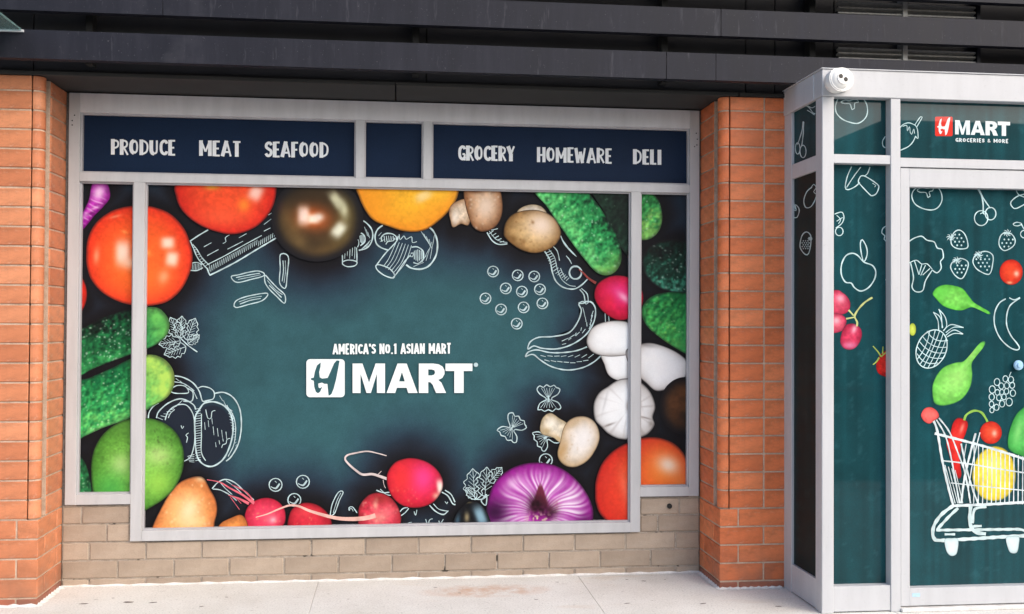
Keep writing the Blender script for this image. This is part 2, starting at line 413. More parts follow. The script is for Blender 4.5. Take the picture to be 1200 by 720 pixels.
# louvre bays in the two gaps, right of the pier
for zs_, zb, zt in (((2.988, 3.018, 3.044), 2.95, 3.09), ((3.246, 3.276, 3.306), 3.20, 3.34)):
    for a, b in ((2.47, 2.846), (2.878, 3.292)):
        for z in zs_:
            o = bx('slat', a, b, -.004, .030, -.005, .005, 'slat', fa, 0); o.location = (0, -.43, z); o.rotation_euler = (R(-14), 0, 0)
    bx('louver_post', 2.848, 2.876, -.445, -.375, zb-.03, zt+.03, 'slat', fa, .001)
    bx('louver_post', 3.294, 3.316, -.445, -.375, zb-.03, zt+.03, 'fascia', fa, .001)
uw = thing('upper_wall', 'dark panelled upper wall rising above the fascia beams', 'wall')
bx('cladding', -3.6, 4.6, -.62, -.3, 3.64, 9.0, 'wall', uw, .003)
bx('light_stop_wall', -3.62, 4.62, .15, .25, 0, 9.0, 'wall', uw, 0)  # unseen sheet added behind the window to stop light leaks
# glass canopy sheet entering at the top left corner
gc = thing('glass_canopy', 'greenish glass canopy sheet at the top left corner above the beam', 'canopy')
bx('glass_sheet', -3.6, -1.885, -1.9, YB-.012, 2.938, 2.950, 'glass', gc, .001)
bx('clamp_strip', -3.6, -1.875, YB-.012, YB-.001, 2.932, 2.944, 'alu_w', gc, .001)


# ------------------------------------------------------------------ far side of the street: unseen buildings added to give the vestibule glass reflections
M['render'] = plain('pale_facade', (.46, .44, .41), .8, 2, .12)
fp = bx('far_pavement', -40, 60, -21.8, -17, -.3, .02, 'kerb', None, .01); fp['kind'] = 'structure'
def facing(label, x0, x1, h, mat, n, zs):
    b = thing('unseen_building', label, 'building')
    bx('wall', x0, x1, -27, -22, -.14, h, mat, b, 0); bx('cornice', x0-.1, x1+.1, -27.1, -21.75, h, h+.35, 'kerb', b, .02)
    w = (x1-x0)/n
    for i in range(n):
        for z in zs:
            wn = bx('window', x0+w*(i+.25), x0+w*(i+.75), -22.02, -21.96, z, z+1.5, 'lens', b, 0)
            bx('frame', x0+w*(i+.49), x0+w*(i+.51), -21.99, -21.93, z, z+1.5, 'alu_w', wn, 0)
facing('unseen pale rendered building added for the vestibule glass to mirror', 8.0, 12.9, 4.4, 'render', 2, (1.0,))
facing('unseen dark brick building added for the door glass to mirror', 13.0, 30.0, 6.6, 'redbrown', 6, (.9, 4.2))

# ------------------------------------------------------------------ big shop window: frame
win = thing('shop_window', 'wide aluminium framed shop window covered by a printed vegetable vinyl', 'window')
YF, YG = -.012, .030                     # frame front, vinyl face
XL, X0, X1, X2, X3, X4, X5, XR = -1.829, -1.769, -1.476, -1.414, 1.375, 1.434, 1.731, 1.790
ZT, ZA, ZB_, ZD, ZL, ZLs, ZM, ZMs = 2.757, 2.648, 2.312, 2.262, .513, .457, .308, .250
bx('head', XL+.002, XR-.002, YF, .12, ZA, ZT, 'alu_h', win)
bx('jamb', XL, X0, YF-.003, .12, ZLs, ZT-.001, 'alu', win)
bx('jamb', X5, XR, YF-.003, .12, ZLs, ZT-.001, 'alu', win)
bx('transom', X0, X5, YF-.001, .10, ZD, ZB_, 'alu', win)
bx('mullion', X1, X2, YF-.004, .10, ZMs, ZD, 'alu', win)
bx('mullion', X3, X4, YF-.004, .10, ZMs, ZD, 'alu', win)
bx('sill', X2, X3, YF-.006, .10, ZMs, ZM, 'alu', win)
bx('sill', X0, X1, YF-.002, .10, ZLs, ZL, 'alu', win)
bx('sill', X4, X5, YF-.002, .10, ZLs, ZL, 'alu', win)
bx('mullion', -.243, -.195, YF, .10, ZB_, ZA, 'alu', win)
bx('mullion', .144, .194, YF, .10, ZB_, ZA, 'alu', win)
for (a, b, c, d) in ((X0, X1, ZL, ZD), (X2, X3, ZM, ZD), (X4, X5, ZL, ZD), (X0, -.243, ZB_, ZA), (-.195, .144, ZB_, ZA), (.194, X5, ZB_, ZA)):
    link('glazing_bead', ring_mesh('glazing_bead', a, b, c, d, .009, .004, .028), M['alu_in'], win)
M['sealant'] = plain('grey_sealant', (.10, .095, .09), .7, 60, .4)
for a, b in ((-1.8455, XL-.001), (XR+.001, 1.7995)): bx('sealant', a, b, -.004, .08, ZLs-.005, ZT, 'sealant', win, 0)
bx('sealant', X2, X3, -.006, .05, ZMs-.006, ZMs-.001, 'sealant', win, 0)
bx('sealant', X0, X1, -.006, .05, ZLs-.006, ZLs-.001, 'sealant', win, 0)
bx('sealant', X4, X5, -.006, .05, ZLs-.006, ZLs-.001, 'sealant', win, 0)
for x, z in ((XL+.018, 2.60), (XL+.018, 2.575), (XL+.03, 2.63), (XR-.02, 2.62), (XR-.016, 2.55), (XR-.03, 2.54), (XR-.014, 2.585)):
    bm = bmesh.new(); bmesh.ops.create_uvsphere(bm, u_segments=8, v_segments=5, radius=.004)
    me = bpy.data.meshes.new('screw'); bm.to_mesh(me); bm.free()
    o = link('screw', me, M['backing'], win); o.location = (x, YF-.003, z); o.scale = (1, .4, 1)

# ------------------------------------------------------------------ flat print helpers (vinyl graphics)
def _hash(i, j, s):
    v = np.sin(i*127.1+j*311.7+s*74.7)*43758.5453
    return v-np.floor(v)
def vnoise(x, y, sc, seed=0):
    x = np.asarray(x)/sc; y = np.asarray(y)/sc
    i, j = np.floor(x), np.floor(y); u, v = x-i, y-j
    u = u*u*(3-2*u); v = v*v*(3-2*v)
    a, b, c, d = _hash(i, j, seed), _hash(i+1, j, seed), _hash(i, j+1, seed), _hash(i+1, j+1, seed)
    return (a*(1-u)+b*u)*(1-v)+(c*(1-u)+d*u)*v
def fbm(x, y, sc, seed=0):
    return (vnoise(x, y, sc, seed)*.5+vnoise(x, y, sc/2.1, seed+1)*.3+vnoise(x, y, sc/4.3, seed+2)*.2)
def sstep(a, b, x):
    t = np.clip((x-a)/(b-a), 0, 1); return t*t*(3-2*t)
def mixc(a, b, t):
    a = np.asarray(a, float); b = np.asarray(b, float); t = np.asarray(t)[..., None]
    return a*(1-t)+b*t
def gz(x, y, cx, cy, rx, ry, rot=0, p=2):
    c, s = math.cos(R(rot)), math.sin(R(rot)); dx, dy = x-cx, y-cy
    u, v = (dx*c+dy*s)/rx, (-dx*s+dy*c)/ry
    return np.exp(-(np.abs(u)**p+np.abs(v)**p))
def smooth(pts, closed, step=1.5):
    """Catmull-Rom through pts, resampled about every `step` pixels"""
    P = np.asarray(pts, float); n = len(P); out = []
    rng = range(n) if closed else range(n-1)
    for k in rng:
        if closed: p0, p1, p2, p3 = P[k-1], P[k], P[(k+1) % n], P[(k+2) % n]
        else: p0, p1, p2, p3 = P[max(k-1, 0)], P[k], P[k+1], P[min(k+2, n-1)]
        m = max(1, int(np.hypot(*(p2-p1))/step))
        for t in np.arange(m)/m:
            out.append(.5*((2*p1)+(p2-p0)*t+(2*p0-5*p1+4*p2-p3)*t*t+(3*p1-p0-3*p2+p3)*t**3))
    if not closed: out.append(P[-1])
    return np.array(out)

INK = (196, 220, 224)
class Pane:
    """a glazed panel that carries flat printed graphics; traced coordinates are mapped onto its plane"""
    def __init__(s, obj, axis, c, rect, mat):
        s.o, s.axis, s.c, s.rect, s.mat, s.k = obj, axis, c, rect, mat, 1
    def world(s, uv, lift=0.0):
        uv = np.asarray(uv, float); d = FW+np.outer((uv[:, 0]-600)/F_PX, RT)+np.outer((360-uv[:, 1])/F_PX, UP)
        ax = 1 if s.axis == 'y' else 0
        t = (s.c-CAM[ax])/d[:, ax]; p = CAM+d*t[:, None]; p[:, ax] = s.c-lift
        return p
    def put(s, name, uv, faces, cols, lift=None):
        P = s.world(uv, .00008*s.k)
        if lift is not None:                    # strokes of one drawing lie on each other in order
            P[:, 1 if s.axis == 'y' else 0] -= lift; s.k += int(lift.max()/.00008)
        s.k += 1
        return s.put_world(name, P, faces, cols)
    def put_world(s, name, P, faces, cols):
        ai = 0 if s.axis == 'y' else 1
        a0, a1, z0, z1 = s.rect; e = 1e-4
        f = [q for q in faces]
        out = np.stack([P[:, ai] < a0-e, P[:, ai] > a1+e, P[:, 2] < z0-e, P[:, 2] > z1+e], 1)
        if out.any():
            f = [q for q in f if not out[list(q)].all(0).any()]
            if not f: return None
        P = P.copy(); P[:, ai] = np.clip(P[:, ai], a0, a1); P[:, 2] = np.clip(P[:, 2], z0, z1)
        used = np.unique(np.concatenate([np.asarray(q) for q in f])); idx = -np.ones(len(P), int); idx[used] = np.arange(len(used))
        me = bpy.data.meshes.new(name); me.from_pydata(P[used].tolist(), [], [[int(idx[i]) for i in q] for q in f]); me.update()
        cols = np.broadcast_to(np.asarray(cols, float), (len(P), 3))[used]
        at = me.color_attributes.new('print', 'FLOAT_COLOR', 'POINT')
        at.data.foreach_set('color', np.concatenate([lin(np.clip(cols, 0, 255))*PR, np.ones((len(used), 1))], 1).ravel())
        return link(name, me, M['print2'] if s.mat == M['print'] else M['glazed2'], s.o)
PR = .82
def panel(name, parent, axis, c, rect, mat, bgf, step=.016, th=.012):
    """panel mesh: fine front grid coloured by bgf(u,v) in photo tracing units, plus a back sheet"""
    a0, a1, z0, z1 = rect; na, nz_ = max(2, int((a1-a0)/step)), max(2, int((z1-z0)/step))
    A, Zz = np.meshgrid(np.linspace(a0, a1, na+1), np.linspace(z0, z1, nz_+1))
    A, Zz = A.ravel(), Zz.ravel(); ax = 1 if axis == 'y' else 0
    P = np.zeros((len(A), 3)); P[:, 1-ax] = A; P[:, 2] = Zz; P[:, ax] = c
    q = P-CAM; w = q@FW; u = 600+F_PX*(q@RT)/w; v = 360-F_PX*(q@UP)/w
    cols = bgf(u, v)
    n = na+1; f = [(j*n+i, j*n+i+1, (j+1)*n+i+1, (j+1)*n+i) for j in range(nz_) for i in range(na)]
    if axis == 'x': f = [tuple(reversed(t)) for t in f]
    m = len(P); B = np.array([(a0, z0), (a1, z0), (a1, z1), (a0, z1)])
    Q = np.zeros((4, 3)); Q[:, 1-ax] = B[:, 0]; Q[:, 2] = B[:, 1]; Q[:, ax] = c+th
    e = [0, n-1, n*(nz_+1)-1, n*nz_]
    f += [(m+3, m+2, m+1, m)]+[(e[i], e[(i+1) % 4], m+(i+1) % 4, m+i) for i in range(4)]
    me = bpy.data.meshes.new(name); me.from_pydata(np.concatenate([P, Q]).tolist(), [], f); me.update()
    at = me.color_attributes.new('print', 'FLOAT_COLOR', 'POINT')
    cc = np.concatenate([cols, np.full((4, 3), 30.0)])
    at.data.foreach_set('color', np.concatenate([lin(np.clip(cc, 0, 255))*PR, np.ones((len(cc), 1))], 1).ravel())
    o = link(name, me, mat, parent)
    return Pane(o, axis, c, rect, mat)
def fill(name, panes, pts, fn, res=1.25, closed_smooth=True, soft=None):
    """flat printed shape: outline -> concentric rings, vertex colours from fn(x, y, s)"""
    B = smooth(pts, True, res) if closed_smooth else np.array(pts, float)
    x, y = B[:, 0], B[:, 1]; cr = x*np.roll(y, -1)-np.roll(x, -1)*y; a = cr.sum()/2
    c = np.array([((x+np.roll(x, -1))*cr).sum(), ((y+np.roll(y, -1))*cr).sum()])/(6*a)
    if a > 0: B = B[::-1]
    n = len(B); rad = np.hypot(*(B-c).T).max(); m = max(3, int(rad/res))
    rr = np.concatenate([np.arange(1, m)/m, [1-.55/rad, 1.0]]) if rad > 4 else np.arange(1, m+1)/m
    rr = np.unique(rr); m = len(rr)
    V = np.concatenate([c[None]]+[c+(B-c)*r for r in rr]); S = np.concatenate([[0]]+[np.full(n, r) for r in rr])
    f = [(0, 1+i, 1+(i+1) % n) for i in range(n)]
    for k in range(m-1):
        o = 1+k*n
        f += [(o+i, o+n+i, o+n+(i+1) % n, o+(i+1) % n) for i in range(n)]
    cols = fn(V[:, 0], V[:, 1], S)
    for p in panes: p.put(name, V, f, cols)
def ribbons(name, panes, strokes, col=INK, sm=True, step=1.6):
    """hand drawn lines: strokes = (points, width) or (points, width, 'c' closed / 'l' straight / 't' tapered)"""
    V, F_, C_, H = [], [], [], []; base = 0
    for si, st in enumerate(strokes):
        pts, w = st[0], st[1]; fl = st[2] if len(st) > 2 else ''
        cl = 'c' in fl
        Q = smooth(pts, cl, step) if ('l' not in fl) else np.array(list(pts)+([pts[0]] if cl else []), float)
        if cl and 'l' not in fl: Q = np.concatenate([Q, Q[:1]])
        if len(Q) < 2: continue
        T = np.gradient(Q, axis=0); T /= np.maximum(np.hypot(T[:, 0], T[:, 1]), 1e-6)[:, None]
        if cl: t = T[0]+T[-1]; t /= max(np.hypot(*t), 1e-6); T[0] = T[-1] = t
        N = np.stack([-T[:, 1], T[:, 0]], 1); k = np.linspace(0, 1, len(Q))
        if isinstance(w, tuple): ww = w[0]+(w[1]-w[0])*k
        else: ww = np.full(len(Q), float(w))*(1+.14*np.sin(np.arange(len(Q))*.9+base))
        if 't' in fl: ww = ww*np.sqrt(np.clip(np.sin(np.pi*np.clip(k, .03, .97)), .05, 1))
        ww = ww*.78; V += [Q+N*ww[:, None]/2, Q-N*ww[:, None]/2]; n = len(Q); H.append(np.full(2*n, si*1.2e-5))
        F_ += [(base+i, base+i+1, base+n+i+1, base+n+i) for i in range(n-1)]
        base += 2*n
    V = np.concatenate(V); g = fbm(V[:, 0], V[:, 1], 7, 3)
    C_ = np.asarray(col, float)*(.80+.32*g)[:, None]
    for p in panes: p.put(name, V, F_, C_, np.concatenate(H))
def polys(name, panes, loops_list, col, tf=lambda p: p):
    """flat lettering from outlines with holes"""
    V, F_ = [], []
    for loops in loops_list:
        base = len(V); flat = [q for lp in loops for q in lp]
        F_ += [tuple(base+i for i in t) for t in tessellate_polygon([[Vector((a, b, 0)) for a, b in lp] for lp in loops])]
        V += [tf(q) for q in flat]
    for p in panes: p.put(name, np.array(V, float), F_, np.asarray(col, float))

# ---- stroke lettering -------------------------------------------------------
def arc(cx, cy, rx, ry, a0, a1, n=9):
    return [(cx+rx*math.cos(R(a0+(a1-a0)*k/n)), cy+ry*math.sin(R(a0+(a1-a0)*k/n))) for k in range(n+1)]
GL = {  # glyph: width, [(points, heavy?)] in a box 0..1 high (y up)
 'A': (.66, [([(.06, 0), (.34, 1)], 1), ([(.34, 1), (.62, 0)], 0), ([(.16, .28), (.54, .28)], 0)]),
 'B': (.56, [([(.1, 0), (.1, 1)], 1), ([(.1, .95), (.3, .95), (.46, .85), (.44, .62), (.2, .52)], 0), ([(.2, .52), (.42, .48), (.52, .3), (.44, .1), (.1, .04)], 0)]),
 'C': (.56, [([(.52, .78), (.46, .93), (.30, .96), (.14, .8), (.1, .5), (.14, .2), (.3, .04), (.46, .07), (.52, .22)], 2)]),
 'D': (.62, [([(.1, 0), (.1, 1)], 1), ([(.1, .96), (.3, .95), (.5, .78), (.55, .5), (.48, .2), (.28, .05), (.1, .04)], 0)]),
 'E': (.48, [([(.1, 0), (.1, 1)], 1), ([(.1, .95), (.46, .95)], 0), ([(.1, .5), (.40, .5)], 0), ([(.1, .05), (.46, .05)], 0)]),
 'F': (.48, [([(.1, 0), (.1, 1)], 1), ([(.1, .95), (.46, .95)], 0), ([(.1, .5), (.40, .5)], 0)]),
 'G': (.58, [([(.52, .78), (.46, .93), (.30, .96), (.14, .8), (.1, .5), (.14, .2), (.3, .04), (.46, .08), (.52, .2)], 2), ([(.52, .0), (.52, .42)], 0), ([(.34, .42), (.54, .42)], 0)]),
 'H': (.62, [([(.1, 0), (.1, 1)], 1), ([(.52, 0), (.52, 1)], 1), ([(.1, .48), (.52, .48)], 0)]),
 'I': (.24, [([(.12, 0), (.12, 1)], 1)]),
 'L': (.46, [([(.1, 0), (.1, 1)], 1), ([(.1, .05), (.44, .05)], 0)]),
 'M': (.80, [([(.1, 0), (.1, 1)], 1), ([(.1, .98), (.40, .28)], 0), ([(.40, .28), (.70, .98)], 0), ([(.70, 0), (.70, 1)], 1)]),
 'N': (.64, [([(.1, 0), (.1, 1)], 1), ([(.1, .98), (.54, .02)], 0), ([(.54, 0), (.54, 1)], 0)]),
 'O': (.64, [([(.32, .96), (.15, .82), (.1, .5), (.15, .18), (.32, .04)], 1), ([(.32, .04), (.49, .18), (.54, .5), (.49, .82), (.32, .96)], 0)]),
 'P': (.54, [([(.1, 0), (.1, 1)], 1), ([(.1, .95), (.34, .95), (.48, .82), (.46, .56), (.3, .44), (.1, .44)], 0)]),
 'R': (.58, [([(.1, 0), (.1, 1)], 1), ([(.1, .95), (.34, .95), (.48, .82), (.46, .60), (.3, .48), (.1, .48)], 0), ([(.24, .48), (.54, .0)], 0)]),
 'S': (.50, [([(.46, .80), (.38, .95), (.22, .96), (.1, .84), (.1, .66), (.26, .52), (.42, .40), (.44, .2), (.32, .05), (.16, .05), (.06, .2)], 2)]),
 'T': (.54, [([(.27, 0), (.27, 1)], 1), ([(.02, .95), (.52, .95)], 0)]),
 'U': (.60, [([(.1, 1), (.1, .3), (.18, .07), (.30, .04)], 1), ([(.30, .04), (.44, .09), (.5, .3), (.5, 1)], 0)]),
 'W': (.84, [([(.06, 1), (.22, 0)], 1), ([(.22, .03), (.40, .75)], 0), ([(.40, .75), (.58, 0)], 1), ([(.58, .03), (.76, 1)], 0)]),
 'Y': (.60, [([(.06, 1), (.30, .48)], 1), ([(.56, 1), (.30, .48)], 0), ([(.30, .5), (.30, 0)], 1)]),
 '.': (.24, [([(.12, 0), (.12, .14)], 1)]), "'": (.2, [([(.1, .72), (.1, 1)], 1)]), ' ': (.3, []),
 '1': (.36, [([(.22, 0), (.22, 1)], 1), ([(.22, .95), (.04, .78)], 0)]),
 '&': (.66, [([(.58, .0), (.16, .72), (.2, .93), (.36, .93), (.4, .74), (.12, .34), (.14, .08), (.34, .03), (.56, .4)], 2)]),
}
def letters(name, pane, text, pl, pr, h, heavy, light, gap=.06, col=(222, 228, 238), wob=0.0):
    """text set between traced baseline points pl and pr; h = cap height, heavy/light = stroke widths (tracing units)"""
    w = sum(GL[c][0]+gap for c in text)-gap; L = pr[0]-pl[0]; k = L/w; sl = (pr[1]-pl[1])/L
    st = []; x = 0; rg = random.Random(hash(text) % 99 if False else len(text))
    for c in text:
        gw, ss = GL[c]; dy = rg.uniform(-wob, wob)
        for pts, hv in ss:
            q = []
            for a, b in pts:
                X_ = pl[0]+(x+a)*k; b = (b*(h-light)+light/2) if len(pts) > 2 else b*h
                q.append((X_, pl[1]+sl*(X_-pl[0])-b-dy))
            w_ = heavy if hv == 1 else light
            if hv == 2: w_ = (light+heavy)/2
            st.append((q, w_, '' if len(pts) > 2 else 'l'))
        x += gw+gap
    V, F_, base, H = [], [], 0, []
    for si, (q, w_, fl) in enumerate(st):
        Q = smooth(q, False, .7) if not fl else np.array(q, float)
        T = np.gradient(Q, axis=0); T /= np.maximum(np.hypot(T[:, 0], T[:, 1]), 1e-6)[:, None]
        N = np.stack([-T[:, 1], T[:, 0]], 1); n = len(Q); kk = np.linspace(0, 1, n)
        ww = np.full(n, w_)
        V += [Q+N*ww[:, None]/2, Q-N*ww[:, None]/2]; F_ += [(base+i, base+i+1, base+n+i+1, base+n+i) for i in range(n-1)]; base += 2*n; H.append(np.full(2*n, si*1.2e-5))
    pane.put(name, np.concatenate(V), F_, np.asarray(col, float), np.concatenate(H))
MART = [  # heavy grotesque outlines traced on a 1200 unit wide enlargement of the window logo
 [[(345, 358), (345, 170), (408, 170), (450, 290), (492, 170), (552, 170), (552, 358), (500, 358), (500, 235), (462, 358), (434, 358), (396, 235), (396, 358)]],
 [[(562, 358), (632, 170), (690, 170), (760, 358), (700, 358), (690, 325), (628, 325), (617, 358)], [(642, 284), (678, 284), (660, 224)]],
 [[(768, 358), (768, 170), (860, 170), (895, 175), (920, 190), (932, 212), (932, 236), (918, 262), (892, 275), (912, 292), (942, 358), (878, 358), (856, 306), (842, 290), (828, 288), (828, 358)], [(828, 208), (828, 246), (850, 246), (866, 240), (872, 227), (866, 213), (850, 208)]],
 [[(938, 170), (1110, 170), (1110, 218), (1054, 218), (1054, 358), (994, 358), (994, 218), (938, 218)]]]
HGL = [(142, 163), (118, 182), (104, 222), (97, 260), (78, 264), (80, 274), (97, 280), (100, 318), (110, 350), (124, 360), (138, 350), (152, 318), (136, 328), (128, 322), (126, 298), (150, 292), (165, 300), (184, 300), (188, 340), (192, 376), (210, 366), (224, 332), (240, 272), (256, 186), (262, 152), (244, 150), (226, 170), (205, 220), (186, 262), (150, 266), (136, 258), (132, 225), (140, 190)]
def rsq(x0, y0, x1, y1, r, n=5):
    o = []
    for cx, cy, a in ((x1-r, y0+r, -90), (x1-r, y1-r, 0), (x0+r, y1-r, 90), (x0+r, y0+r, 180)):
        o += [(cx+r*math.cos(R(a+90*k/n)), cy+r*math.sin(R(a+90*k/n))) for k in range(n+1)]
    return o

# ------------------------------------------------------------------ vinyl print of the big window
def ell(cx, cy, rx, ry, rot=0, n=24):
    c, s = math.cos(R(rot)), math.sin(R(rot))
    return [(cx+rx*math.cos(2*math.pi*k/n)*c-ry*math.sin(2*math.pi*k/n)*s, cy+rx*math.cos(2*math.pi*k/n)*s+ry*math.sin(2*math.pi*k/n)*c) for k in range(n)]
V = dict(
 tomato_edge=ell(70, 345, 32, 34),
 onion_top=[(90, 266), (98, 247), (104, 234), (107, 218), (112, 208), (122, 208), (128, 220), (129, 232), (121, 243), (111, 253), (103, 263), (96, 270)],
 tomato_big=[(101, 300), (103, 280), (112, 262), (128, 249), (145, 243), (163, 241), (180, 243), (200, 251), (216, 268), (224, 288), (226, 306), (221, 325), (211, 342), (196, 354), (180, 358), (163, 359), (140, 354), (120, 343), (107, 328), (102, 313)],
 tomato_top=[(206, 215), (207, 232), (213, 246), (225, 258), (240, 267), (258, 273), (272, 275), (288, 272), (302, 265), (314, 253), (321, 240), (324, 225), (323, 205), (300, 185), (265, 178), (225, 187)],
 tomato_dark=ell(372, 257, 54, 50),
 tomato_yellow=[(417, 212), (421, 232), (430, 250), (440, 260), (456, 266), (472, 271), (487, 272), (500, 269), (512, 261), (523, 251), (533, 238), (538, 222), (537, 205), (510, 188), (478, 183), (440, 190)],
 mush_stem_top=[(547, 234), (532, 238), (526, 247), (528, 260), (531, 267), (540, 263), (549, 264), (552, 250)],
 mush_top=[(543, 225), (546, 213), (560, 205), (578, 209), (586, 223), (589, 243), (586, 258), (578, 268), (565, 272), (555, 267), (549, 255), (545, 240)],
 mush_lump_back=[(606, 250), (612, 243), (624, 240), (635, 243), (640, 252), (622, 256)],
 mush_lump=[(590, 272), (592, 262), (600, 252), (614, 247), (632, 247), (647, 254), (655, 265), (657, 276), (651, 287), (640, 294), (625, 297), (610, 293), (598, 285), (591, 278)],
 cuke_dark_back=[(690, 215), (735, 215), (760, 235), (752, 275), (738, 300), (724, 285), (708, 250)],
 cuke_tr=[(626, 224), (640, 242), (655, 264), (672, 288), (686, 306), (698, 319), (709, 323), (719, 320), (726, 311), (728, 298), (724, 280), (714, 262), (704, 245), (694, 232), (682, 218), (660, 206), (636, 208)],
 cuke_end=[(720, 222), (745, 218), (762, 225), (771, 234), (775, 245), (776, 258), (772, 271), (762, 280), (748, 281), (730, 272)],
 cuke_dark=ell(792, 312, 40, 31, 15),
 radish_r=[(696, 345), (700, 333), (712, 325), (725, 323), (738, 326), (750, 336), (754, 350), (749, 365), (736, 374), (722, 375), (708, 367), (699, 356)],
 cuke_right=[(752, 368), (755, 356), (765, 347), (780, 343), (800, 343), (825, 350), (830, 425), (806, 416), (788, 406), (771, 394), (758, 382)],
 wm_stem=[(705, 412), (708, 428), (713, 440), (724, 446), (736, 444), (742, 432), (738, 412)],
 wm_cap=[(687, 399), (692, 386), (703, 379), (720, 376), (736, 378), (748, 386), (751, 400), (746, 413), (730, 417), (712, 418), (698, 415), (690, 409)],
 wm_right=[(733, 411), (748, 404), (762, 402), (778, 406), (793, 413), (804, 422), (806, 432), (803, 443), (792, 452), (780, 457), (768, 458), (757, 449), (747, 440), (737, 428)],
 garlic=[(695, 478), (697, 468), (703, 459), (712, 453), (719, 448), (728, 444), (741, 444), (752, 449), (761, 458), (766, 468), (768, 478), (765, 489), (767, 498), (760, 508), (750, 513), (738, 515), (724, 514), (712, 508), (705, 501), (697, 492)],
 brown_mush=ell(803, 476, 30, 34),
 tan_stem=[(633, 497), (637, 488), (645, 484), (655, 490), (667, 500), (660, 520), (648, 513), (634, 508)],
 tan_cap=[(659, 504), (664, 495), (673, 489), (685, 488), (695, 493), (701, 503), (702, 515), (697, 528), (688, 540), (675, 547), (663, 546), (655, 539), (653, 530), (656, 518)],
 tomato_br=[(697, 575), (698, 562), (704, 545), (715, 531), (730, 521), (750, 514), (770, 513), (788, 519), (800, 530), (807, 545), (812, 562), (810, 595), (780, 622), (730, 622), (706, 606), (698, 590)],
 onion_b=[(570, 602), (573, 580), (580, 565), (592, 553), (608, 545), (625, 542), (642, 543), (658, 549), (672, 559), (684, 573), (692, 588), (695, 602), (692, 616), (680, 632), (630, 640), (580, 630)],
 radish_big=[(453, 560), (456, 550), (464, 541), (476, 537), (487, 537), (500, 541), (511, 549), (518, 560), (519, 570), (515, 580), (507, 589), (495, 594), (483, 595), (471, 592), (461, 584), (455, 573)],
 beet=[(420, 600), (424, 588), (432, 580), (443, 577), (454, 580), (463, 588), (469, 600), (470, 612), (466, 630), (425, 630)],
 radish_2=[(287, 605), (291, 593), (300, 586), (312, 583), (324, 586), (333, 595), (335, 608), (331, 618), (322, 626), (298, 626), (290, 617)],
 radish_3=[(337, 622), (338, 608), (342, 597), (352, 590), (364, 589), (375, 593), (384, 601), (389, 612), (388, 626), (345, 632)],
 mango=[(107, 548), (111, 526), (122, 508), (140, 495), (160, 490), (180, 491), (197, 498), (209, 510), (215, 525), (216, 541), (213, 556), (205, 572), (192, 585), (178, 594), (163, 602), (145, 607), (122, 602), (110, 582)],
 cuke_l2=[(76, 455), (105, 443), (130, 432), (150, 422), (165, 417), (180, 416), (193, 421), (202, 431), (205, 443), (203, 456), (195, 467), (180, 476), (165, 485), (145, 493), (120, 502), (100, 511), (76, 520)],
 cuke_l1=[(76, 400), (105, 381), (125, 371), (150, 363), (170, 360), (185, 361), (194, 368), (199, 378), (197, 391), (188, 401), (175, 408), (155, 415), (130, 424), (110, 432), (76, 446)],
 yam=[(176, 632), (180, 615), (188, 598), (198, 580), (210, 566), (222, 560), (233, 558), (240, 561), (246, 572), (253, 585), (255, 598), (252, 612), (247, 634), (210, 645)],
 yam_small=[(252, 628), (258, 614), (270, 607), (283, 603), (290, 612), (290, 628), (270, 634)],
 green_low=[(76, 530), (94, 535), (104, 555), (106, 590), (76, 590)],
 eggplant=[(530, 622), (533, 606), (541, 594), (550, 588), (560, 589), (569, 598), (575, 612), (575, 626), (550, 632)],
)
_sm = {k: smooth(p, True, 4) for k, p in V.items()}
_occ = np.concatenate([_sm[k] for k in V if k not in ('cuke_dark_back',)])
def inside(poly, x, y):
    r = np.zeros(len(x), bool); n = len(poly)
    for i in range(n):
        (x1, y1), (x2, y2) = poly[i], poly[(i+1) % n]
        c = ((y1 > y) != (y2 > y)) & (x < (x2-x1)*(y-y1)/(y2-y1+1e-12)+x1); r ^= c
    return r
def board(u, v):
    """chalkboard backdrop of the print: near black around the produce, teal in the middle"""
    d = np.full(len(u), 1e9)
    for k in range(0, len(_occ), 64):
        q = _occ[k:k+64]; d = np.minimum(d, np.hypot(u[:, None]-q[:, 0], v[:, None]-q[:, 1]).min(1))
    for p in _sm.values(): d[inside(p, u, v)] = 0
    e = np.minimum(np.minimum(u-80, 815-u)*.9, np.minimum(v-205, 640-v)*1.0)+8     # print is dark towards its own edges
    d = np.minimum(d, np.maximum(e, 0))
    d = d+(fbm(u, v, 60, 9)-.5)*16
    st = np.array([0, 6, 14, 27, 46, 76]); cs = np.array([(24, 23, 26), (27, 27, 32), (33, 38, 48), (40, 56, 70), (45, 71, 83), (50, 86, 93)], float)
    c = np.stack([np.interp(d, st, cs[:, i]) for i in range(3)], 1)
    g = np.clip((u-270)/380*.75+(v-320)/180*.5, 0, 1.15)*sstep(20, 60, d)          # the printed board is paler towards its lower right
    c = mixc(c, (62, 108, 114), .38*g)
    return c*(1+.16*(fbm(u, v, 16, 4)-.5))[:, None]
pl_ = panel('printed_pane', win, 'y', YG, (X0, X1, ZL, ZD), M['print'], board)
pc_ = panel('printed_pane', win, 'y', YG, (X2, X3, ZM, ZD), M['print'], board)
pr_ = panel('printed_pane', win, 'y', YG, (X4, X5, ZL, ZD), M['print'], board)
pl_.o['label'] = 'narrow left printed pane with cucumbers and half a tomato'
pc_.o['label'] = 'wide middle printed pane with the white logo'
pr_.o['label'] = 'narrow right printed pane with garlic and tomato'

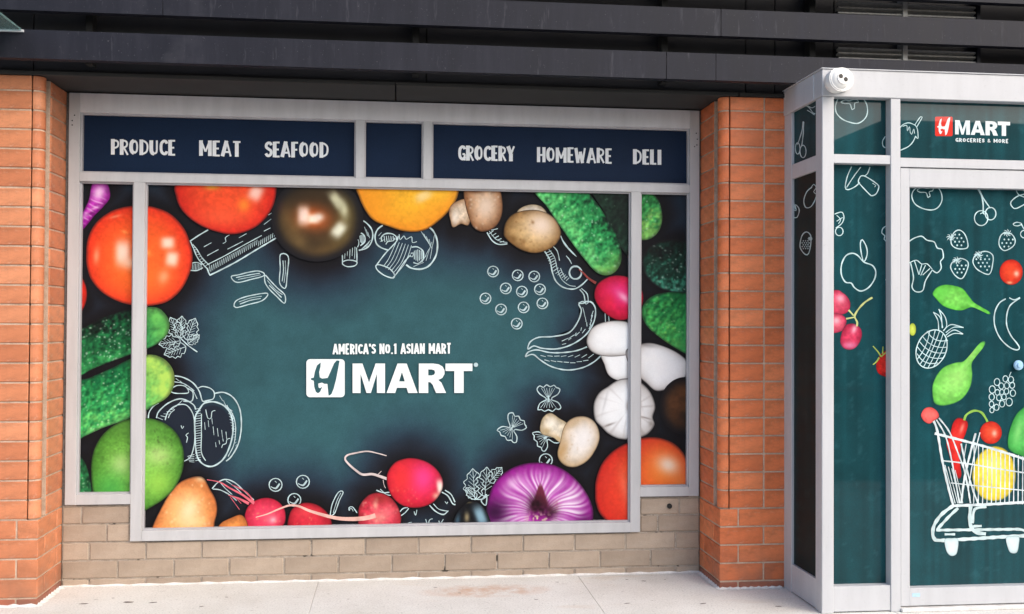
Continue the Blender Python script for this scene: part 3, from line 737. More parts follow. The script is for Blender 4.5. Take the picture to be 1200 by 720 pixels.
# ---- chalk drawings (below the produce) ----
def shade(name, pts, col=(33, 40, 52), soft=.86):
    def fn(x, y, s): return mixc(np.broadcast_to(np.array(col, float), (len(x), 3)), board(x, y), sstep(soft, 1.0, s))
    fill(name, [pc_], pts, fn, 3.0)
Q0 = lambda ox, oy, k, L: [(ox+a/k, oy+b/k) for a, b in L]
shade('pumpkin_drawing', Q0(0, 360, 4, [(930, 480), (960, 450), (1010, 445), (1060, 470), (1090, 520), (1094, 590), (1075, 660), (1045, 715), (1000, 745), (960, 740), (930, 710), (918, 640), (916, 540)]))
shade('pumpkin_drawing', Q0(0, 360, 4, [(740, 520), (790, 460), (850, 440), (900, 460), (915, 520), (915, 640), (890, 710), (850, 720), (800, 640)]))
shade('chili_drawing', Q0(600, 260, 4.5, [(352, 435), (365, 470), (345, 530), (300, 585), (220, 605), (260, 660), (320, 645), (390, 595), (430, 530), (440, 470), (428, 435), (390, 425)]), (36, 42, 52))
shade('mushroom_drawing', Q0(340, 210, 4.5, [(720, 245), (760, 285), (774, 340), (760, 410), (720, 455), (680, 470), (620, 450), (560, 500), (540, 520), (460, 480), (455, 455), (520, 380), (560, 320), (620, 260)]), (40, 58, 74))
shade('toast_slice_drawing', Q0(160, 210, 4.5, [(285, 330), (380, 268), (560, 280), (720, 190), (745, 300), (560, 410), (390, 495), (320, 420)]), (26, 28, 34))
C1 = [pc_]
def zz(ox, oy, k): return lambda L: [(ox+a/k, oy+b/k) for a, b in L]
q = zz(160, 210, 4.5)
tst = [(q([(378, 268), (330, 296), (282, 328)]), 1.8), (q([(285, 330), (300, 365), (325, 420), (370, 470)]), 1.5), (q([(296, 345), (318, 370), (345, 415), (385, 455)]), 1.2),
       (q([(372, 470), (385, 502), (402, 500), (520, 440), (640, 368), (748, 304)]), 2.0), (q([(372, 452), (460, 408), (560, 352), (660, 298)]), 1.3),
       (q([(283, 445), (320, 440), (345, 452)]), 1.2), (q([(283, 482), (320, 482), (350, 468)]), 1.5),
       (q([(355, 358), (395, 336)]), 1.0), (q([(373, 404), (432, 372)]), 1.0), (q([(480, 370), (562, 328)]), 1.0), (q([(540, 310), (580, 288)]), .9),
       (q([(455, 340), (472, 330), (468, 310), (490, 295)]), 1.0), (q([(672, 275), (706, 258)]), 1.0), (q([(672, 240), (718, 205)]), .9), (q([(695, 190), (720, 175)]), .8)]
for k in range(34):
    t = k/33; a = (385+t*345, 460-t*192+(12 if t > .75 else 0)); b = (a[0]+6, a[1]+34-8*t)
    tst.append((q([a, (b[0]-10, b[1])]), .8, 'l'))
for k in range(8): tst.append((q([(288+k*8, 446), (286+k*8, 478)]), .6, 'l'))
for k in range(9): tst.append((q([(300+k*7, 360+k*13), (312+k*8, 362+k*11)]), .6, 'l'))
ribbons('toast_slice_drawing', C1, tst)
penne = [[(500, 515), (540, 505), (590, 492), (640, 485), (672, 497), (668, 512), (610, 528), (530, 545)],
         [(678, 508), (700, 530), (740, 572), (782, 612), (780, 655), (740, 620), (700, 580), (678, 545)],
         [(765, 395), (785, 395), (802, 418), (795, 500), (785, 575), (755, 548), (758, 470), (756, 410)],
         [(515, 660), (535, 636), (600, 615), (690, 603), (665, 640), (590, 662), (525, 678)]]
inner = [[(525, 520), (600, 505), (650, 497)], [(700, 560), (740, 600), (765, 625)], [(772, 430), (775, 480), (768, 540)], [(545, 660), (600, 640), (655, 630)]]
inn2 = [[(535, 530), (610, 515), (655, 505)], [(690, 535), (735, 585), (770, 610)], [(784, 430), (786, 480), (778, 548)], [(540, 648), (600, 628), (660, 618)]]
for a, b, c in zip(penne, inner, inn2): ribbons('penne_drawing', C1, [(q(a), 1.5, 'c'), (q(b), 1.3), (q(c), .8)])
q = zz(340, 210, 4.5)
ribbons('mushroom_drawing', C1, [(q([(368, 212), (400, 230), (428, 262), (436, 300), (425, 340), (400, 366), (362, 376)]), 1.9), (q([(352, 290), (372, 285), (392, 300), (394, 330), (370, 352)]), 1.8),
    (q([(345, 318), (360, 322), (362, 345), (355, 360)]), 1.3), (q([(272, 382), (276, 410), (276, 445)]), 1.6), (q([(350, 362), (352, 400), (352, 445)]), 1.6), (q([(276, 438), (300, 428), (335, 430), (354, 440), (340, 458), (300, 462), (276, 448)]), 1.5, 'c')]
    +[(q([(290+k*13, 378-k*5), (288+k*13, 420-(k % 2)*14)]), .8) for k in range(5)]+[(q([(392+k*9, 252+k*14), (408+k*6, 300+k*6)]), .7) for k in range(3)]
    +[(q([(366+k*5, 296), (372+k*5, 346-abs(k-2)*6)]), .9) for k in range(5)]+[(q([(372+k*10, 374-k*5), (402+k*7, 346-k*8)]), .7) for k in range(4)])
ribbons('mushroom_drawing', C1, [(q([(488, 245), (462, 265), (448, 300), (455, 340), (480, 362), (515, 375)]), 2.0), (q([(720, 245), (755, 275), (776, 330), (770, 400), (735, 455), (690, 475), (640, 470), (612, 452)]), 2.3),
    (q([(484, 330), (482, 305), (505, 288), (540, 290), (562, 308), (560, 322)]), 1.8), (q([(505, 345), (515, 330), (545, 325), (552, 310)]), 1.3), (q([(570, 300), (560, 330), (500, 395), (455, 455)]), 1.6), (q([(636, 400), (600, 440), (560, 500), (540, 522)]), 1.6),
    (q([(452, 458), (470, 452), (520, 470), (548, 500), (545, 522), (500, 510), (462, 482)]), 1.7, 'c'), (q([(640, 360), (670, 358), (700, 380), (702, 420), (675, 446), (650, 440)]), 1.8), (q([(636, 392), (650, 390), (645, 410), (625, 405)]), 1.4),
    (q([(575, 292), (580, 320), (600, 300), (612, 318), (640, 305), (645, 335), (668, 330)]), 1.1)]
    +[(q([(560+k*16, 330+k*4), (520+k*18, 420+k*3), (490+k*14, 462+k*8)]), .9) for k in range(6)]+[(q([(690+k*14, 275+k*14), (725+k*7, 330+k*12)]), .9) for k in range(4)]+[(q([(655+k*9, 372+abs(k-2)*3), (655+k*9, 436-abs(k-2)*6)]), 1.2) for k in range(6)]
    +[(q([(650+k*22, 462-k*10), (705+k*14, 440-k*36)]), .7) for k in range(5)]+[(q([(495+k*12, 300), (500+k*11, 332-k*3)]), 1.0) for k in range(5)]+[(q([(466+k*4, 300+k*16), (482+k*9, 282+k*18)]), .6) for k in range(3)])
q = zz(500, 210, 4.5)
pea = [(350, 488), (480, 508), (567, 514), (417, 577), (502, 594), (597, 582), (310, 630), (392, 688), (511, 677), (610, 656)]
pp = [(500+a/4.5, 210+b/4.5) for a, b in pea]+[(605.5, 379.5), (323, 568.3), (355, 564.7), (345, 586), (601.5, 532.5)]
pp = [p for p in pp if p != (601.5, 532.5)]+[(639.5, 539.5)]
for (a, b) in pp:
    r = 6.3 if b < 400 else 7.6
    ribbons('pea_drawing', C1, [(ell(a, b, r, r, n=16), 1.5, 'c')]+[([(a-r*.75+k*.5, b+r*.25+k*.35), (a-k*.3+.5, b+r*.62-k*.5), (a+r*.68-k*.4, b-r*.15-k*.4)], 1.05) for k in range(3)]+[([(a-r*.1, b-r*.6), (a+r*.15, b-r*.35)], .8)])
ribbons('shell_noodle_drawing', C1, [(q([(318, 282), (345, 325), (380, 345), (425, 342)]), 1.7), (q([(330, 275), (362, 315), (395, 330), (425, 335)]), .9), (q([(340, 270), (375, 262)]), 1.2)]+[(q([(330+k*14, 290+k*11), (352+k*14, 272+k*14)]), 1.1, 'l') for k in range(6)])
hook = [(615, 372), (648, 425), (662, 490), (682, 540), (722, 572), (775, 580), (815, 560), (848, 528)]
ribbons('hook_noodle_drawing', C1, [(q(hook), 1.9), (q([(635, 362), (672, 410), (690, 480), (712, 530), (750, 560), (785, 566)]), 1.0), (q([(660, 350), (688, 380), (700, 430)]), 1.2), (q([(735, 405), (752, 425), (764, 448)]), 1.2), (q([(705, 470), (718, 500), (730, 520)]), 1.0),
    (q(ell(784, 494, 32, 34, n=14)), 2.4, 'c'), (q([(703, 292), (720, 330), (750, 370), (790, 410)]), 2.4, 't'), (q([(712, 318), (735, 352), (768, 384)]), 1.2, 't')]
    +[(q([(620+k*5.2+(k > 7)*(k-7)*6, 378+k*13.5-(k > 9)*(k-9)*6), (652+k*4.6+(k > 7)*(k-7)*5, 366+k*12.8-(k > 9)*(k-9)*5)]), 1.0, 'l') for k in range(15)])
q = zz(600, 260, 4.5)
ribbons('chili_drawing', C1, [(q([(352, 435), (365, 470), (345, 530), (300, 585), (220, 605), (140, 610), (95, 635), (84, 672), (115, 655), (160, 668), (240, 670), (320, 645), (390, 595), (430, 530), (440, 470), (428, 435), (400, 420), (375, 430)]), 1.9, 'c'), (q([(357, 358), (378, 385), (385, 425)]), 1.5), (q([(365, 352), (395, 380), (402, 422)]), 1.3), (q([(350, 430), (375, 420), (390, 435), (410, 420), (430, 432)]), 1.2)]
    +[(q([(372+k*7-(k > 3)*(k-3)*34, 452+k*26+(k > 3)*(k-3)*2), (380+k*5-(k > 3)*(k-3)*38, 480+k*24)]), .9) for k in range(9)]+[(q([(428-k*4-(k > 3)*(k-3)*26, 470+k*24-(k > 4)*(k-4)*8), (418-k*4-(k > 3)*(k-3)*32, 500+k*22-(k > 4)*(k-4)*8)]), 1.1) for k in range(8)])
ribbons('chili_drawing', C1, [(q([(70, 712), (85, 688), (130, 676), (200, 690), (270, 690), (340, 680), (395, 660)]), 1.9), (q([(70, 712), (110, 700), (150, 730), (210, 765), (290, 782), (370, 770), (430, 740), (470, 705)]), 1.9), (q([(490, 480), (492, 530)]), 1.2), (q([(508, 490), (512, 530)]), 1.2)]
    +[(q([(150+k*36, 705+k*2), (178+k*36, 712-k*2)]), .9) for k in range(8)]+[(q([(170+k*34, 728+k*4-(k > 4)*(k-4)*9), (198+k*34, 736+k*2-(k > 4)*(k-4)*9)]), 1.0) for k in range(7)])
q = zz(570, 420, 5.14)
def farf(cx, cy, rot, sc=1.0, cut=None):
    o = [(-68, -52), (-50, -72), (-30, -62), (-10, -78), (12, -66), (34, -76), (48, -62), (70, -52), (58, -22), (22, 0), (20, 12), (58, 28), (76, 58), (62, 70), (44, 66), (26, 82), (0, 72), (-22, 82), (-42, 70), (-62, 72), (-50, 34), (-12, 12), (-14, 2), (-52, -24)]
    c, s = math.cos(R(rot)), math.sin(R(rot))
    f = lambda L: q([(cx+(a*c-b*s)*sc, cy+(a*s+b*c)*sc) for a, b in L])
    ribbons('farfalle_drawing', C1, [(f(o), 1.5, 'c')]+[(f([(a*.18, -4), (a*.62, -34), (a, -58)]), .6) for a in (-42, -26, -10, 8, 24, 40)]+[(f([(a*.18, 6), (a*.6, 34), (a*1.05, 60)]), .6) for a in (-44, -26, -10, 8, 26, 46)]+[(f([(0, -14), (2, 26)]), 2.6)])
farf(372, 238, 0); farf(155, 415, 38, .98); farf(365, 470, 62, .95)
q = zz(80, 340, 3.273)
def leaf(f, st, w=1.1):
    """one lobed herb leaf from base a to tip b"""
    (ax, ay), (bx_, by) = st; L = math.hypot(bx_-ax, by-ay); tx, ty = (bx_-ax)/L, (by-ay)/L; nx, ny = -ty, tx
    half = [(0, .06), (.15, .26), (.25, .22), (.36, .36), (.46, .27), (.58, .33), (.68, .2), (.8, .2), (.9, .08), (1, 0)]
    pt = lambda t, d: (ax+tx*t*L+nx*d*L, ay+ty*t*L+ny*d*L)
    P = [pt(t, d) for t, d in half]+[pt(t, -d) for t, d in reversed(half[:-1])]
    return [(f(P), w, 'c'), (f([st[0], st[1]]), .8, 'l')]+[(f([pt(t, 0), pt(t+.16, s*d*.8)]), .55, 'l') for t in (.2, .32, .44, .56, .68) for s in (1, -1) for d in (.27*(1.2-t),)]
def sprig(panes, f, sts, stem): 
    L = []
    for st in sts: L += leaf(f, st)
    ribbons('herb_leaf_drawing', panes, L+[(f(stem), 1.6)])
sprig(C1, q, [((425, 180), (392, 105)), ((430, 182), (437, 100)), ((455, 190), (488, 108)), ((430, 195), (348, 208)), ((462, 205), (504, 172)), ((450, 218), (368, 248))], [(425, 178), (460, 212), (496, 238)])
q = zz(0, 360, 4)
ribbons('pumpkin_drawing', C1, [(q([(696, 525), (700, 495), (720, 465), (745, 450)]), 1.6), (q([(735, 520), (745, 490), (790, 450), (850, 430), (905, 455), (918, 480)]), 1.8), (q([(775, 530), (790, 490), (830, 460), (875, 460), (905, 500), (915, 560), (912, 640), (895, 700), (865, 722)]), 1.5),
    (q([(820, 322), (860, 330), (905, 355), (935, 395), (950, 440), (970, 440)]), 1.8), (q([(815, 350), (860, 358), (900, 385), (925, 430)]), 1.1), (q([(930, 380), (950, 372), (985, 380), (1005, 400), (1000, 430), (960, 440)]), 1.5), (q([(800, 390), (830, 368), (870, 372), (885, 400), (850, 405), (815, 402)]), 1.4, 'c'),
    (q([(880, 380), (905, 400), (900, 440), (860, 440)]), 1.6), (q([(1005, 405), (1050, 400), (1095, 425), (1125, 480), (1132, 560), (1118, 640), (1085, 700), (1060, 722)]), 1.9), (q([(935, 480), (960, 450), (1010, 445), (1060, 470), (1088, 520), (1092, 590), (1075, 660), (1045, 715), (1000, 745), (960, 740), (930, 710), (918, 660), (915, 600), (915, 520), (935, 480)]), 2.2),
    (q([(1060, 460), (1090, 500), (1105, 560), (1098, 640), (1070, 700)]), 1.3), (q([(945, 500), (945, 600), (945, 680), (965, 720)]), 1.4), (q([(965, 480), (975, 520), (990, 520), (995, 490), (1010, 485)]), 1.2),
    (q([(1040, 660), (1045, 645), (1060, 640), (1065, 620), (1080, 615)]), 1.1), (q([(875, 635), (880, 610), (872, 600), (885, 590)]), 1.2), (q([(850, 555), (855, 570), (862, 558)]), 1.1), (q([(790, 520), (800, 498), (820, 480)]), 1.1)]
    +[(q([(740+k*14, 518-k*9), (765+k*13, 528-k*13)]), .8, 'l') for k in range(8)]+[(q([(917, 478+k*11.5), (942, 474+k*11.5)]), .75, 'l') for k in range(22)]+[(q([(1066+k*3, 470+k*14), (1092+k*1.4, 488+k*12)]), .6, 'l') for k in range(14)]
    +[(q([(960+k*17, 540+k*31-(k % 3)*40), (963+k*17, 575+k*27-(k % 3)*40)]), .8) for k in range(6)]+[(q([(1000+k*20, 560+k*8), (1004+k*20, 600+k*6)]), .8) for k in range(4)]+[(q([(880+k*2, 700+k*6), (912, 690+k*9)]), .8, 'l') for k in range(5)]
    +[(q([(825+k*18, 335+k*11), (840+k*18, 345+k*12)]), .8) for k in range(5)]+[(q([(1030+k*18, 415+k*22), (1045+k*15, 440+k*24)]), .7) for k in range(4)])
q = zz(395, 500, 5.54)
sprig(C1, q, [((895, 470), (880, 272)), ((960, 450), (972, 262)), ((990, 360), (1070, 264)), ((900, 465), (835, 395))], [(895, 470), (940, 470), (970, 440), (965, 510), (935, 480), (970, 455)])
ribbons('stem_scribble_drawing', C1, [(q([(255, 412), (300, 428), (345, 425)]), 1.6), (q([(280, 405), (320, 440), (350, 445)]), 1.2), (q([(680, 425), (720, 450), (750, 500), (768, 505)]), 1.7), (q([(700, 412), (740, 440), (765, 490)]), 1.5), (q([(600, 510), (640, 550), (690, 570), (722, 545)]), 1.7), (q([(625, 500), (660, 535), (715, 548)]), 1.2),
    (q([(405, 555), (430, 530), (460, 525)]), 1.3), (q([(410, 580), (440, 560), (465, 530)]), 1.5), (q([(500, 550), (510, 575), (518, 540)]), 1.2), (q([(575, 600), (590, 640), (600, 605), (620, 598)]), 1.2), (q([(660, 610), (670, 628), (690, 600)]), 1.2), (q([(415, 632), (445, 630), (450, 645)]), 1.1), (q([(460, 640), (462, 625), (485, 620)]), 1.1), (q([(700, 485), (712, 500), (718, 488)]), 1.1),
    (q([(-45, 580), (-30, 500), (10, 425), (40, 425), (15, 480), (-15, 560), (-45, 580)]), 1.4), (q([(-25, 560), (0, 480), (25, 430)]), .9), (q([(80, 545), (78, 525), (100, 520), (120, 545), (130, 560)]), 1.3), (q([(75, 540), (95, 530), (105, 550)]), .9)])
q = zz(220, 500, 5.54)
ribbons('carrot_top_drawing', C1, [(q([(160, 402), (200, 360), (250, 342), (310, 365), (370, 420), (430, 475)]), 1.6), (q([(165, 405), (210, 410), (270, 440), (320, 480)]), 1.4), (q([(215, 365), (245, 400), (290, 440)]), 1.2), (q([(250, 350), (300, 385), (350, 430)]), .9)])
# ---- lettering and logo on the middle pane ----
letters('tagline_lettering', pc_, "AMERICA'S NO.1 ASIAN MART", (390.3, 415.4), (528.2, 414.6), 12.2, 2.25, 2.15, gap=.15, col=(244, 252, 252))
q5 = lambda p: (350+p[0]/5.4545, 395+p[1]/5.4545)
polys('logo_square', C1, [[rsq(50, 142, 295, 385, 24)]], (240, 250, 250), q5)
polys('logo_letter', C1, [[HGL]], (52, 92, 98), q5)
for gl in MART: polys('logo_letter', C1, [gl], (242, 251, 251), q5)
polys('registered_mark', C1, [[ell(1132, 178, 14, 14, n=16)]], (190, 214, 218), q5)

# ---- produce, painted as colour functions over each outline ----
DK = (26, 24, 28)
def veg(base, edge, hl=(), tex=(9, .10), rim=.55, seed=1, pw=2.6, add=None, rimc=DK):
    def fn(x, y, s):
        c = mixc(base, edge, s**pw)
        c = c*(1+tex[1]*2*(fbm(x, y, tex[0], seed)-.5))[:, None]
        q_ = .2 if min(base) > 215 else 1.0
        c = c*(1+q_*(.10*(vnoise(x, y, 2.2, seed+11)-.5)+.08*(vnoise(x, y, 5, seed+12)-.5)))[:, None]
        if add: c = add(c, x, y, s)
        for h in hl: c = mixc(c, h[5], np.clip(h[6]*gz(x, y, *h[:5], p=h[7] if len(h) > 7 else 2), 0, 1))
        return mixc(c, rimc, rim*sstep(.94, 1.0, s))
    return fn
LP, CP, RP = [pl_], [pc_], [pr_]
def dots(c, x, y, seed, n, box, r, col, k=.8):
    g = random.Random(seed)
    for _ in range(n):
        a, b = g.uniform(box[0], box[2]), g.uniform(box[1], box[3])
        c = mixc(c, col, k*g.uniform(.4, 1)*np.exp(-((x-a)**2+(y-b)**2)/(r*g.uniform(.6, 1.2))**2))
    return c
def cuke(p0, p1, hw, dark, mid, lite, seed, dn, dbox, spot=(215, 240, 215), bias=.0, end=None, rim=.5):
    (ax, ay), (bx_, by) = p0, p1; L = math.hypot(bx_-ax, by-ay); tx, ty = (bx_-ax)/L, (by-ay)/L
    def fn(x, y, s):
        u = ((x-ax)*tx+(y-ay)*ty)/L; t = ((x-ax)*-ty+(y-ay)*tx)/hw+bias
        n = fbm(x, y, 7, seed); n2 = vnoise(x, y, 2.6, seed+5)
        lum = np.clip(.5+.5*t+(n-.5)*.85+(n2-.5)*.34, 0, 1)
        c = mixc(dark, mid, sstep(-.05, .62, lum)); c = mixc(c, lite, sstep(.5, 1.1, lum))
        em = vnoise(x-1.1, y-1.1, 4.2, seed+2)-vnoise(x+1.1, y+1.1, 4.2, seed+2)+.5*(vnoise(x-.7, y-.7, 2.3, seed+3)-vnoise(x+.7, y+.7, 2.3, seed+3))
        c = np.clip(c*(1+.42*em)[:, None], 4, 255)
        if end is not None: c = mixc(c, end[0], np.clip(end[1]*sstep(end[2], end[3], u)*(.55+.9*n), 0, 1))
        c = dots(c, x, y, seed, dn, dbox, 1.05, spot, .7)
        return mixc(c, DK, rim*sstep(.9, 1, s))
    return fn
fill('tomato_print', LP, V['tomato_edge'], veg((238, 70, 45), (190, 35, 28)))
def onion_st(cx, cy, nst, col, k, ph=0.0):
    def add(c, x, y, s):
        a = np.arctan2(y-cy, x-cx); w = np.clip(np.cos(a*nst+ph+1.5*np.sin(a*5)), 0, 1)**3
        return mixc(c, col, k*w)
    return add
fill('onion_print', LP, V['onion_top'], veg((196, 40, 190), (96, 14, 96), [(116, 226, 7, 10, 20, (250, 215, 250), .95), (101, 252, 5, 3, -40, (235, 180, 235), .7), (111, 244, 6, 1.8, -20, (240, 200, 240), .7), (107, 250, 6, 1.5, -20, (90, 10, 90), .6)], (4, .25), add=lambda c, x, y, s: mixc(c, (244, 196, 244), .75*np.clip(np.cos(((x-97)*.42-(y-262)*.9)*1.05+.6*np.sin(x*.3)), 0, 1)**2*sstep(1.0, .5, s)*sstep(226, 238, y))))
T_hl = [(144, 297, 9, 15, 0, (255, 236, 222), .9, 3), (152, 309, 9, 7, 0, (255, 226, 205), .8), (113, 300, 3.5, 9, 5, (255, 190, 150), .6), (197, 285, 8, 7, 0, (255, 222, 200), .95, 3), (202, 304, 7.5, 9, 10, (255, 226, 205), .95, 3), (192, 325, 6, 8, 20, (255, 195, 160), .75), (172, 297, 5, 4, 0, (255, 175, 90), .7), (146, 272, 4, 2, 20, (255, 190, 110), .5), (135, 254, 7, 1.5, -15, (255, 190, 150), .5), (165, 330, 40, 22, 0, (250, 125, 50), .5)]
fill('tomato_print', LP+CP, V['tomato_big'], veg((248, 104, 45), (226, 52, 34), T_hl, (22, .07)))
fill('tomato_print', CP, V['tomato_top'], veg((245, 84, 46), (205, 36, 30), [(300, 226, 8, 10, 25, (255, 215, 200), .9, 3), (286, 241, 7, 8, 10, (252, 150, 50), .8), (249, 219, 9, 4, 0, (225, 170, 60), .9), (258, 255, 34, 12, 0, (250, 105, 65), .5)], (20, .08)))
def dk_soft(x, y, s):
    c = mixc((74, 56, 34), (40, 34, 28), s**1.5); n = fbm(x, y, 14, 5)
    for h in [(340, 262, 13, 24, -20, (128, 100, 56), .55), (385, 292, 36, 11, -25, (120, 92, 52), .6), (352, 284, 12, 9, 40, (140, 112, 68), .45), (405, 256, 14, 34, 12, (105, 92, 50), .7), (368, 256, 19, 13, 8, (210, 95, 40), .95), (356, 253, 7, 11, 0, (255, 222, 205), 1, 3), (367, 257, 7, 5.5, 0, (255, 228, 205), 1, 3), (374, 255, 6, 5, 0, (255, 240, 225), .9), (395, 236, 6, 12, -35, (216, 214, 178), .95, 3), (403, 246, 5, 11, -10, (206, 204, 168), .9), (397, 270, 7, 10, 38, (228, 228, 205), .98, 3), (326, 240, 6, 10, 0, (90, 50, 45), .6)]:
        c = mixc(c, h[5], np.clip(h[6]*gz(x, y, *h[:5], p=h[7] if len(h) > 7 else 2), 0, 1))
    c = c*(1+.22*(n-.5))[:, None]
    return mixc(c, (29, 28, 32), sstep(.74, 1.0, s))
fill('dark_tomato_print', CP, V['tomato_dark'], dk_soft, 1.5)
fill('yellow_tomato_print', CP, V['tomato_yellow'], veg((253, 186, 48), (236, 140, 34), [(497, 230, 11, 6, -28, (255, 226, 160), .9, 3), (440, 236, 22, 30, 0, (250, 160, 40), .7), (500, 252, 26, 12, -20, (250, 165, 45), .5), (520, 225, 16, 14, 0, (255, 200, 60), .6)], (24, .05)))
fill('mushroom_print', CP, V['mush_stem_top'], veg((228, 208, 184), (150, 110, 76), [(533, 255, 4, 8, 0, (244, 234, 220), .8)], (4, .22)))
fill('mushroom_print', CP, V['mush_top'], veg((206, 158, 116), (120, 74, 42), [(569, 242, 13, 18, 10, (236, 214, 194), .9), (556, 224, 9, 4, 0, (110, 66, 40), .7), (562, 230, 8, 3, 10, (225, 195, 165), .5)], (6, .2), add=lambda c, x, y, s: dots(dots(c, x, y, 61, 40, (545, 212, 588, 272), 1.2, (110, 66, 40), .7), x, y, 62, 26, (548, 215, 586, 268), 1.3, (240, 222, 200), .6)))
fill('mushroom_print', CP, V['mush_lump_back'], veg((222, 212, 198), (160, 140, 110), (), (4, .15)))
fill('mushroom_print', CP, V['mush_lump'], veg((214, 178, 122), (120, 84, 44), [(634, 264, 17, 15, 20, (246, 224, 206), .95), (601, 280, 4, 4, 0, (120, 84, 44), .7), (613, 284, 3, 3, 0, (130, 90, 50), .6), (624, 261, 2, 2, 0, (140, 100, 60), .7)], (8, .17), add=lambda c, x, y, s: dots(c, x, y, 63, 46, (592, 250, 656, 296), 1.2, (128, 88, 48), .6)))
fill('cucumber_print', CP+RP, V['cuke_dark_back'], cuke((700, 220), (745, 290), 30, (24, 30, 28), (27, 44, 36), (34, 66, 48), 21, 42, (690, 222, 806, 290), (110, 150, 120)))
fill('cucumber_print', RP, V['cuke_end'], cuke((740, 250), (790, 250), 40, (18, 70, 38), (60, 158, 82), (135, 200, 100), 22, 14, (750, 226, 776, 280), bias=.35))
fill('cucumber_print', RP, V['cuke_dark'], cuke((760, 300), (830, 322), 34, (20, 26, 25), (24, 58, 46), (72, 160, 130), 23, 60, (750, 284, 806, 342), (205, 225, 210), bias=-.15, rim=.9))
fill('cucumber_print', CP, V['cuke_tr'], cuke((660, 216), (716, 318), 36, (14, 42, 30), (44, 146, 80), (104, 200, 116), 24, 120, (630, 218, 728, 322), (205, 240, 205), bias=.30, end=((140, 196, 90), .7, .78, 1.05)))
ribbons('radish_tail_print', CP, [([(698, 332), (690, 327), (683, 320), (678, 316)], (4, 1.5))], (150, 70, 66))
fill('radish_print', CP+RP, V['radish_r'], veg((226, 28, 78), (168, 18, 44), [(725, 344, 15, 13, 30, (240, 60, 140), .85), (731, 349, 9, 4, 40, (255, 190, 215), .8), (714, 352, 7, 10, 0, (232, 40, 60), .5)], (10, .08)))
fill('cucumber_print', RP, V['cuke_right'], cuke((756, 366), (812, 392), 42, (26, 108, 58), (66, 166, 82), (142, 202, 92), 25, 26, (756, 345, 806, 415), (190, 225, 160), bias=-.1, end=((45, 140, 80), .6, .5, 1)))
fill('white_mushroom_print', CP, V['wm_stem'], veg((250, 252, 254), (176, 170, 166), [(722, 428, 8, 14, 0, (255, 255, 255), .7), (737, 430, 3, 14, 0, (130, 122, 116), .6)], (14, .03), rim=.55, pw=5))
fill('white_mushroom_print', CP, V['wm_cap'], veg((250, 252, 254), (176, 170, 166), [(715, 394, 18, 12, 0, (255, 255, 255), .8), (716, 418, 22, 2.5, 0, (160, 156, 152), .6)], (14, .03), rim=.55, pw=5))
fill('white_mushroom_print', CP+RP, V['wm_right'], veg((250, 252, 254), (176, 170, 166), [(775, 426, 20, 15, 30, (255, 255, 255), .8), (756, 404, 14, 2.5, 8, (130, 126, 126), .55)], (14, .03), rim=.55, pw=5))
def garl(c, x, y, s):
    a = np.arctan2(y-478, x-737); r_ = np.hypot(x-737, y-478)
    w = np.clip(np.cos(a*5.5+.4), 0, 1)**24+.7*np.clip(np.cos(a*5.5+2.2+.02*r_), 0, 1)**30
    return mixc(c, (168, 160, 158), np.clip(.42*w*sstep(6, 18, r_), 0, 1))
fill('garlic_print', CP+RP, V['garlic'], veg((250, 252, 254), (176, 170, 166), [(720, 475, 14, 20, 0, (255, 255, 255), .8), (713, 498, 7, 1.1, -20, (120, 108, 100), .8), (737, 476, 3, 6, 0, (150, 128, 110), .8), (757, 490, 8, 1, 15, (130, 118, 112), .7), (763, 497, 3, 4, 0, (150, 142, 136), .7), (748, 465, 1.4, 13, -18, (196, 194, 196), .8), (709, 470, 1.2, 14, 14, (200, 198, 200), .7)], (14, .035), rim=.55, pw=5, add=garl))
fill('brown_mushroom_print', RP, V['brown_mush'], lambda x, y, s: mixc(mixc((112, 72, 44), (62, 42, 30), fbm(x, y, 9, 8)), (28, 26, 29), np.clip(sstep(.55, 1, s)+.6*gz(x, y, 806, 492, 10, 12), 0, 1)))
fill('mushroom_print', CP, V['tan_stem'], veg((232, 222, 202), (170, 150, 116), [(645, 496, 6, 6, 0, (244, 238, 226), .7), (640, 505, 5, 4, 0, (180, 150, 100), .6), (655, 514, 7, 2, 40, (190, 160, 110), .7)], (4, .15), rim=.4))
fill('mushroom_print', CP, V['tan_cap'], veg((236, 228, 220), (188, 158, 118), [(684, 512, 13, 18, 28, (246, 242, 240), .85), (659, 528, 6, 14, 24, (190, 150, 98), .75), (672, 497, 8, 4, -30, (190, 160, 120), .5)], (5, .10), rim=.5, add=lambda c, x, y, s: dots(c, x, y, 64, 30, (655, 490, 700, 545), 1.1, (176, 138, 92), .6)))
fill('tomato_print', CP+RP, V['tomato_br'], veg((240, 78, 48), (196, 36, 32), [(778, 552, 34, 36, 0, (252, 140, 56), .9), (783, 545, 13, 10, 25, (255, 228, 205), .95), (733, 575, 6, 22, -12, (255, 140, 110), .55), (712, 560, 9, 14, 20, (225, 62, 50), .6), (722, 590, 16, 24, 0, (238, 62, 44), .5), (798, 570, 9, 12, 0, (252, 170, 90), .5)], (20, .08)))
